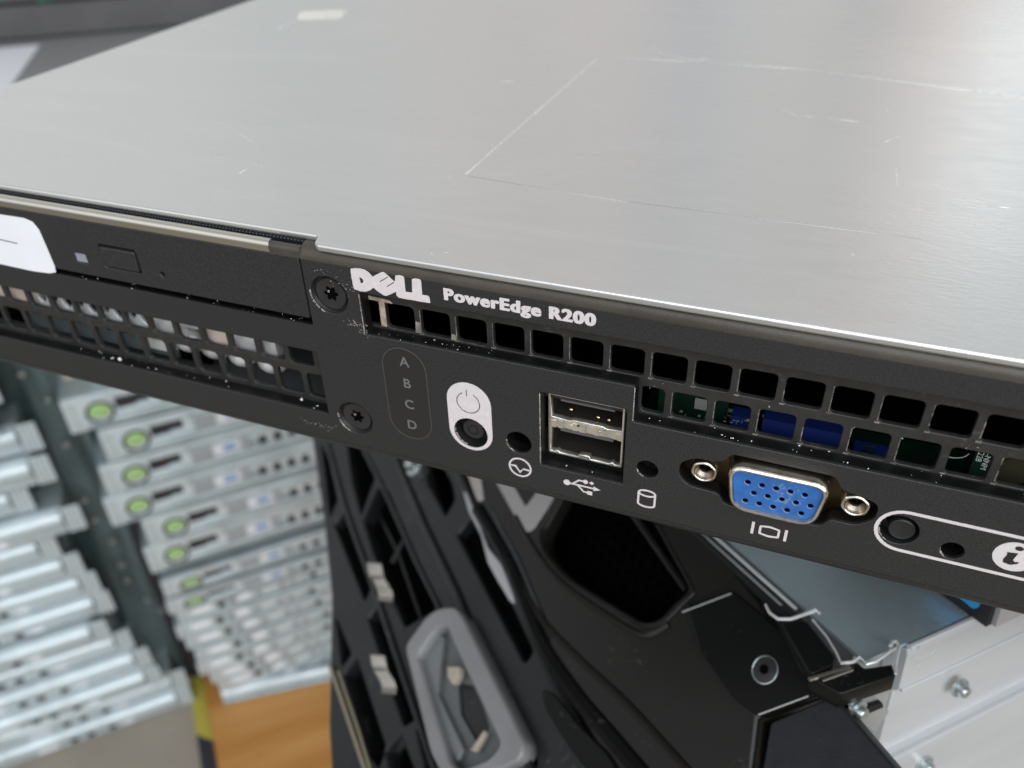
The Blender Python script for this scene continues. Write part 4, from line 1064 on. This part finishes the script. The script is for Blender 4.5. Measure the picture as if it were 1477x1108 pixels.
names_up = ['topmost', 'second from the top', 'third from the top', 'fourth from the top', 'fifth from the top', 'sixth from the top', 'seventh from the top', 'eighth from the top', 'ninth from the top', 'tenth from the top']
names_dn = ['lowest', 'second from the floor', 'third from the floor', 'fourth from the floor', 'fifth from the floor', 'sixth from the floor', 'seventh from the floor', 'eighth from the floor', 'ninth from the floor', 'tenth from the floor']
jit = [0, 6, -10, 4, 0, -14, 2, 0, -8, 3, 12, -12, 4, 16, -10, 8, -14, 6, 0, -5]
for k in range(NL):
    t = pl_ if k == 0 else copy_tree(pl_)
    zl_ = k * 35.2
    j = min(range(len(cxz) - 1), key=lambda i: 0 if cxz[i].z <= zl_ <= cxz[i + 1].z else min(abs(cxz[i].z - zl_), abs(cxz[i + 1].z - zl_)) + 1)
    a_, b_ = cxz[j], cxz[j + 1]; f_ = max(0, min(1, (zl_ - a_.z) / ((b_.z - a_.z) or 1)))
    M = ML @ Matrix.Translation((a_.x * (1 - f_) + b_.x * f_ + jit[k], random.uniform(-9, 6), zl_)) @ Matrix.Rotation(random.uniform(-.012, .012), 4, 'Z') @ Matrix.Diagonal((1, 1, SZ, 1))
    Wm = M.copy(); Wm.translation = M.translation * MM; t.matrix_world = Wm
    t['label'] = 'silver server with perforated ear, %s in the left stack' % (names_dn[k] if k < 10 else names_up[NL - 1 - k])

# dark teal rack post between the stacks
pT = MC.inverted() @ at(Matrix.Identity(4), 100, 700, (0, 0, 1), 0) if False else None
MP = MC @ Matrix.Translation((0, 70, 0))
post = thing('rack_cabinet', 'dark teal steel cabinet side with a row of bolts between the two silver stacks', 'cabinet', MP)
def PX(px, py): q = at(MP, px, py, (0, 1, 0), 0); return q.x, q.z
x0, _ = PX(20, 620); x1, _ = PX(235, 900)
zb_ = ZB - 9 - MP.translation.z; zt_ = -230 - MP.translation.z
boxes('panel', [(x0 - 160, -150, 0, 300, zb_, zt_)], M_teal, post)
xs2 = sorted([PX(96, 632)[0], PX(161, 771)[0]])
xm = sum(xs2) / 2
boxes('channel', [(xm - 58, xm - 38, -10, 0, zb_, zt_), (xm + 14, xm + 22, -8, 0, zb_, zt_)], M_teal, post, bev=1)
boxes('dark_channel', [(xm + 24, xm + 80, -4, 0, zb_, zt_)], M_hole, post, bev=1)
boxes('dark_channel', [(xm - 36, xm - 20, -3, 0, zb_, zt_)], mat('teal_black', (.03, .05, .052), .3), post, bev=1)
for k, (px, py) in enumerate([(32, 531), (69, 568), (96, 632), (122, 712), (137, 740), (161, 771), (174, 805), (183, 827), (211, 856), (233, 871)]):
    bxp = PX(px, py); bm = lathe(FRT, bxp[0], bxp[1], [(0, 14), (3, 13.5), (4, 12), (4, 8), (0, 8)], 16)
    fin('bolt', bm, M_zscrew, post, smooth=True)

# =================================================================== TOP LEFT: bench with dark chassis
pa = CAM + ray(0, 60).normalized() * 1500
zt = pa.z
pbv = at(Matrix.Identity(4), 230, 41, (0, 0, 1), zt)
ax = (pbv - pa).normalized(); ay = Vector((-ax.y, ax.x, 0))
MT = Matrix(((ax.x, ay.x, 0, pa.x), (ax.y, ay.y, 0, pa.y), (0, 0, 1, zt), (0, 0, 0, 1)))
bn = thing('work_bench', 'pale grey bench top behind the far edge of the steel lid', 'bench', MT)
boxes('bench_top', [(-900, 1500, -700, 900, -30, -1.0)], M_bench, bn)
boxes('bench_leg', [(-880, -820, -680, -620, -1000, -30.2), (1400, 1460, -680, -620, -1000, -30.2), (-880, -820, 820, 880, -1000, -30.2), (1400, 1460, 820, 880, -1000, -30.2)], M_bench, bn)
c1 = thing('dark_chassis', 'long dark grey chassis lying on the bench, lower of the two', 'chassis', MT, 'dark chassis on the bench')
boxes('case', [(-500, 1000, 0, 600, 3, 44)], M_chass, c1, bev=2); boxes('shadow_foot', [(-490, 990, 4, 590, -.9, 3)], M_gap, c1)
M = MT @ Matrix.Translation((0, 4, 46)); c2 = thing('dark_chassis', 'long dark grey chassis lying on the bench, upper of the two', 'chassis', M, 'dark chassis on the bench')
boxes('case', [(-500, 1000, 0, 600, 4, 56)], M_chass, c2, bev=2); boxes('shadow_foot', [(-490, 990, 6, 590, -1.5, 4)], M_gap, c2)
q = at(MT, 8, 92, (0, 0, 1), -1.0)
M = MT @ Matrix.Translation((q.x, q.y, -.8)); sh = thing('paper_sheet', 'white paper sheet on the bench at the left picture edge', 'paper', M)
boxes('sheet', [(-320, 28, -160, 90, 0, .6)], M_paper, sh)
q = at(MT, 10, 6, (0, 0, 1), 104)
bm = bmesh.new()
for k in range(60): bmesh.ops.create_cube(bm, size=1, matrix=Matrix.Translation((q.x + random.uniform(-90, 45), q.y + random.uniform(0, 90), 103 + random.uniform(2, 22))) @ Matrix.Rotation(random.uniform(0, 3), 4, 'Z') @ Matrix.Diagonal((random.uniform(8, 22), random.uniform(5, 10), random.uniform(4, 9), 1)))
rt = thing('circuit_card', 'small green circuit card with white parts lying on the upper dark chassis', 'circuit card', MT)
fin('card', bm, M_leaf, rt)
bm = bmesh.new()
for k in range(14): bmesh.ops.create_cube(bm, size=1, matrix=Matrix.Translation((q.x + random.uniform(0, 40), q.y + random.uniform(-6, 60), 103 + random.uniform(8, 24))) @ Matrix.Diagonal((random.uniform(8, 18), 8, 6, 1)))
fin('white_parts', bm, M_paper, rt)['kind'] = 'stuff'

bm = bmesh.new()
for k in range(26):
    x = random.uniform(0, 600); y = random.uniform(-400, 40); tube(bm, [(x, y, -.2), (x + random.uniform(8, 60), y + random.uniform(-3, 3), -.2)], random.uniform(.3, .9), 5)
fin('board_scratches', bm, mat('board_scratch', (.18, .09, .03), .7), bd)['kind'] = 'stuff'
# =================================================================== CAMERA
cd = bpy.data.cameras.new('camera'); cam = bpy.data.objects.new('camera', cd); COL.objects.link(cam)
rt_, up_, fw = Vector(R[0]), -Vector(R[1]), Vector(R[2])
cam.matrix_world = Matrix(((rt_.x, up_.x, -fw.x, CAM.x * MM), (rt_.y, up_.y, -fw.y, CAM.y * MM), (rt_.z, up_.z, -fw.z, CAM.z * MM), (0, 0, 0, 1)))
cd.sensor_width = 36; cd.lens = FPX / 1477 * 36; cd.clip_start = 0.005; cd.clip_end = 60
cd.shift_x = (738.5 - CX) / 1477; cd.shift_y = 0
cd.dof.use_dof = True
fp_ = Vector((-8, 0, 6)); cd.dof.focus_distance = (fp_ - CAM).dot(fw) * MM
cd.dof.aperture_fstop = cd.lens / 1.75
SC.camera = cam

# =================================================================== LIGHT
w = bpy.data.worlds.new('World'); SC.world = w; w.use_nodes = True
nt = w.node_tree; L = nt.links
bg = nt.nodes['Background']
tc = nt.nodes.new('ShaderNodeTexCoord'); sep = nt.nodes.new('ShaderNodeSeparateXYZ'); L.new(tc.outputs['Generated'], sep.inputs[0])
# the hall around: vertical bands by compass direction, toned to suit reflections in lid and face, darker towards the floor
def math_node(op, a, b=None):
    n = nt.nodes.new('ShaderNodeMath'); n.operation = op
    for i, v in enumerate((a, b)):
        if v is None: continue
        if isinstance(v, (int, float)): n.inputs[i].default_value = v
        else: L.new(v, n.inputs[i])
    return n.outputs[0]
az = math_node('ARCTAN2', sep.outputs['X'], sep.outputs['Y'])
azf = math_node('ADD', math_node('MULTIPLY', az, 1 / (2 * PI)), .5)
rp = nt.nodes.new('ShaderNodeValToRGB'); rp.color_ramp.interpolation = 'EASE'
bands = [(-180, (.34, .34, .36)), (-150, (.56, .56, .57)), (-126, (.62, .62, .64)), (-90, (.62, .63, .65)), (-60, (.74, .76, .75)), (-45, (.73, .75, .74)), (-36, (.68, .71, .71)), (-30, (.72, .73, .72)), (-26, (.77, .73, .71)), (-22, (.70, .70, .70)), (-18, (.78, .73, .71)),
         (-13.5, (.75, .72, .71)), (-10.5, (.60, .63, .68)), (-8, (.72, .73, .73)), (-4, (.78, .76, .73)), (-1, (.62, .64, .65)), (3.5, (.82, .73, .70)), (7, (.74, .77, .77)), (14, (.80, .84, .86)), (60, (.66, .66, .68)), (120, (.50, .49, .48)), (160, (.22, .22, .23))]
els = rp.color_ramp.elements
els[0].position = 0; els[0].color = rgb(bands[0][1]); els[1].position = 1; els[1].color = rgb(bands[0][1])
for a_, c_ in bands[1:]:
    e_ = els.new((a_ + 180) / 360); e_.color = rgb(c_)
L.new(azf, rp.inputs['Fac'])
mr = nt.nodes.new('ShaderNodeMapRange'); mr.inputs['From Min'].default_value = -.6; mr.inputs['From Max'].default_value = .15
mr.inputs['To Min'].default_value = .55; mr.inputs['To Max'].default_value = .87; L.new(sep.outputs['Z'], mr.inputs['Value'])
def lampspot(azd, eld, k, amp):
    a_, e_ = math.radians(azd), math.radians(eld)
    vm = nt.nodes.new('ShaderNodeVectorMath'); vm.operation = 'DOT_PRODUCT'
    vm.inputs[1].default_value = (math.sin(a_) * math.cos(e_), math.cos(a_) * math.cos(e_), math.sin(e_)); L.new(tc.outputs['Generated'], vm.inputs[0])
    return math_node('MULTIPLY', math_node('POWER', math_node('MAXIMUM', vm.outputs['Value'], 0.0), k), amp)
lum = math_node('ADD', mr.outputs['Result'], math_node('ADD', lampspot(8.5, 17.5, 420, 2.1), lampspot(-58, 24, 14, .18)))
mul = nt.nodes.new('ShaderNodeVectorMath'); mul.operation = 'SCALE'
L.new(rp.outputs['Color'], mul.inputs[0]); L.new(lum, mul.inputs['Scale'])
L.new(mul.outputs[0], bg.inputs['Color']); bg.inputs['Strength'].default_value = 1.0

def area(name, loc, target, size, power, col=(1, 1, 1), sy=None):
    l = bpy.data.lights.new(name, 'AREA'); l.energy = power; l.color = col; l.size = size
    if sy: l.shape = 'RECTANGLE'; l.size_y = sy
    o = bpy.data.objects.new(name, l); COL.objects.link(o)
    o.location = Vector(loc) * MM
    o.rotation_euler = (Vector(target) - Vector(loc)).to_track_quat('-Z', 'Y').to_euler()
    return o
area('window_right', (1500, -900, 700), (60, 20, -60), 1.3, 22, (1, .97, .95))
area('stack_fill', (500, -1900, 1500), (-480, -460, -400), 2.4, 62, (.88, .95, 1))  # added fill aimed at the silver stacks, not a known roof lamp
area('left_fill', (-1300, -1500, 900), (-120, 0, 0), 1.6, 6, (.93, .97, 1))  # added soft fill from the left, no known opening there

SC.render.engine = 'CYCLES'
SC.view_settings.view_transform = 'Standard'; SC.view_settings.look = 'None'; SC.view_settings.exposure = 0; SC.view_settings.gamma = 1
SC.render.resolution_x = 1024; SC.render.resolution_y = 768
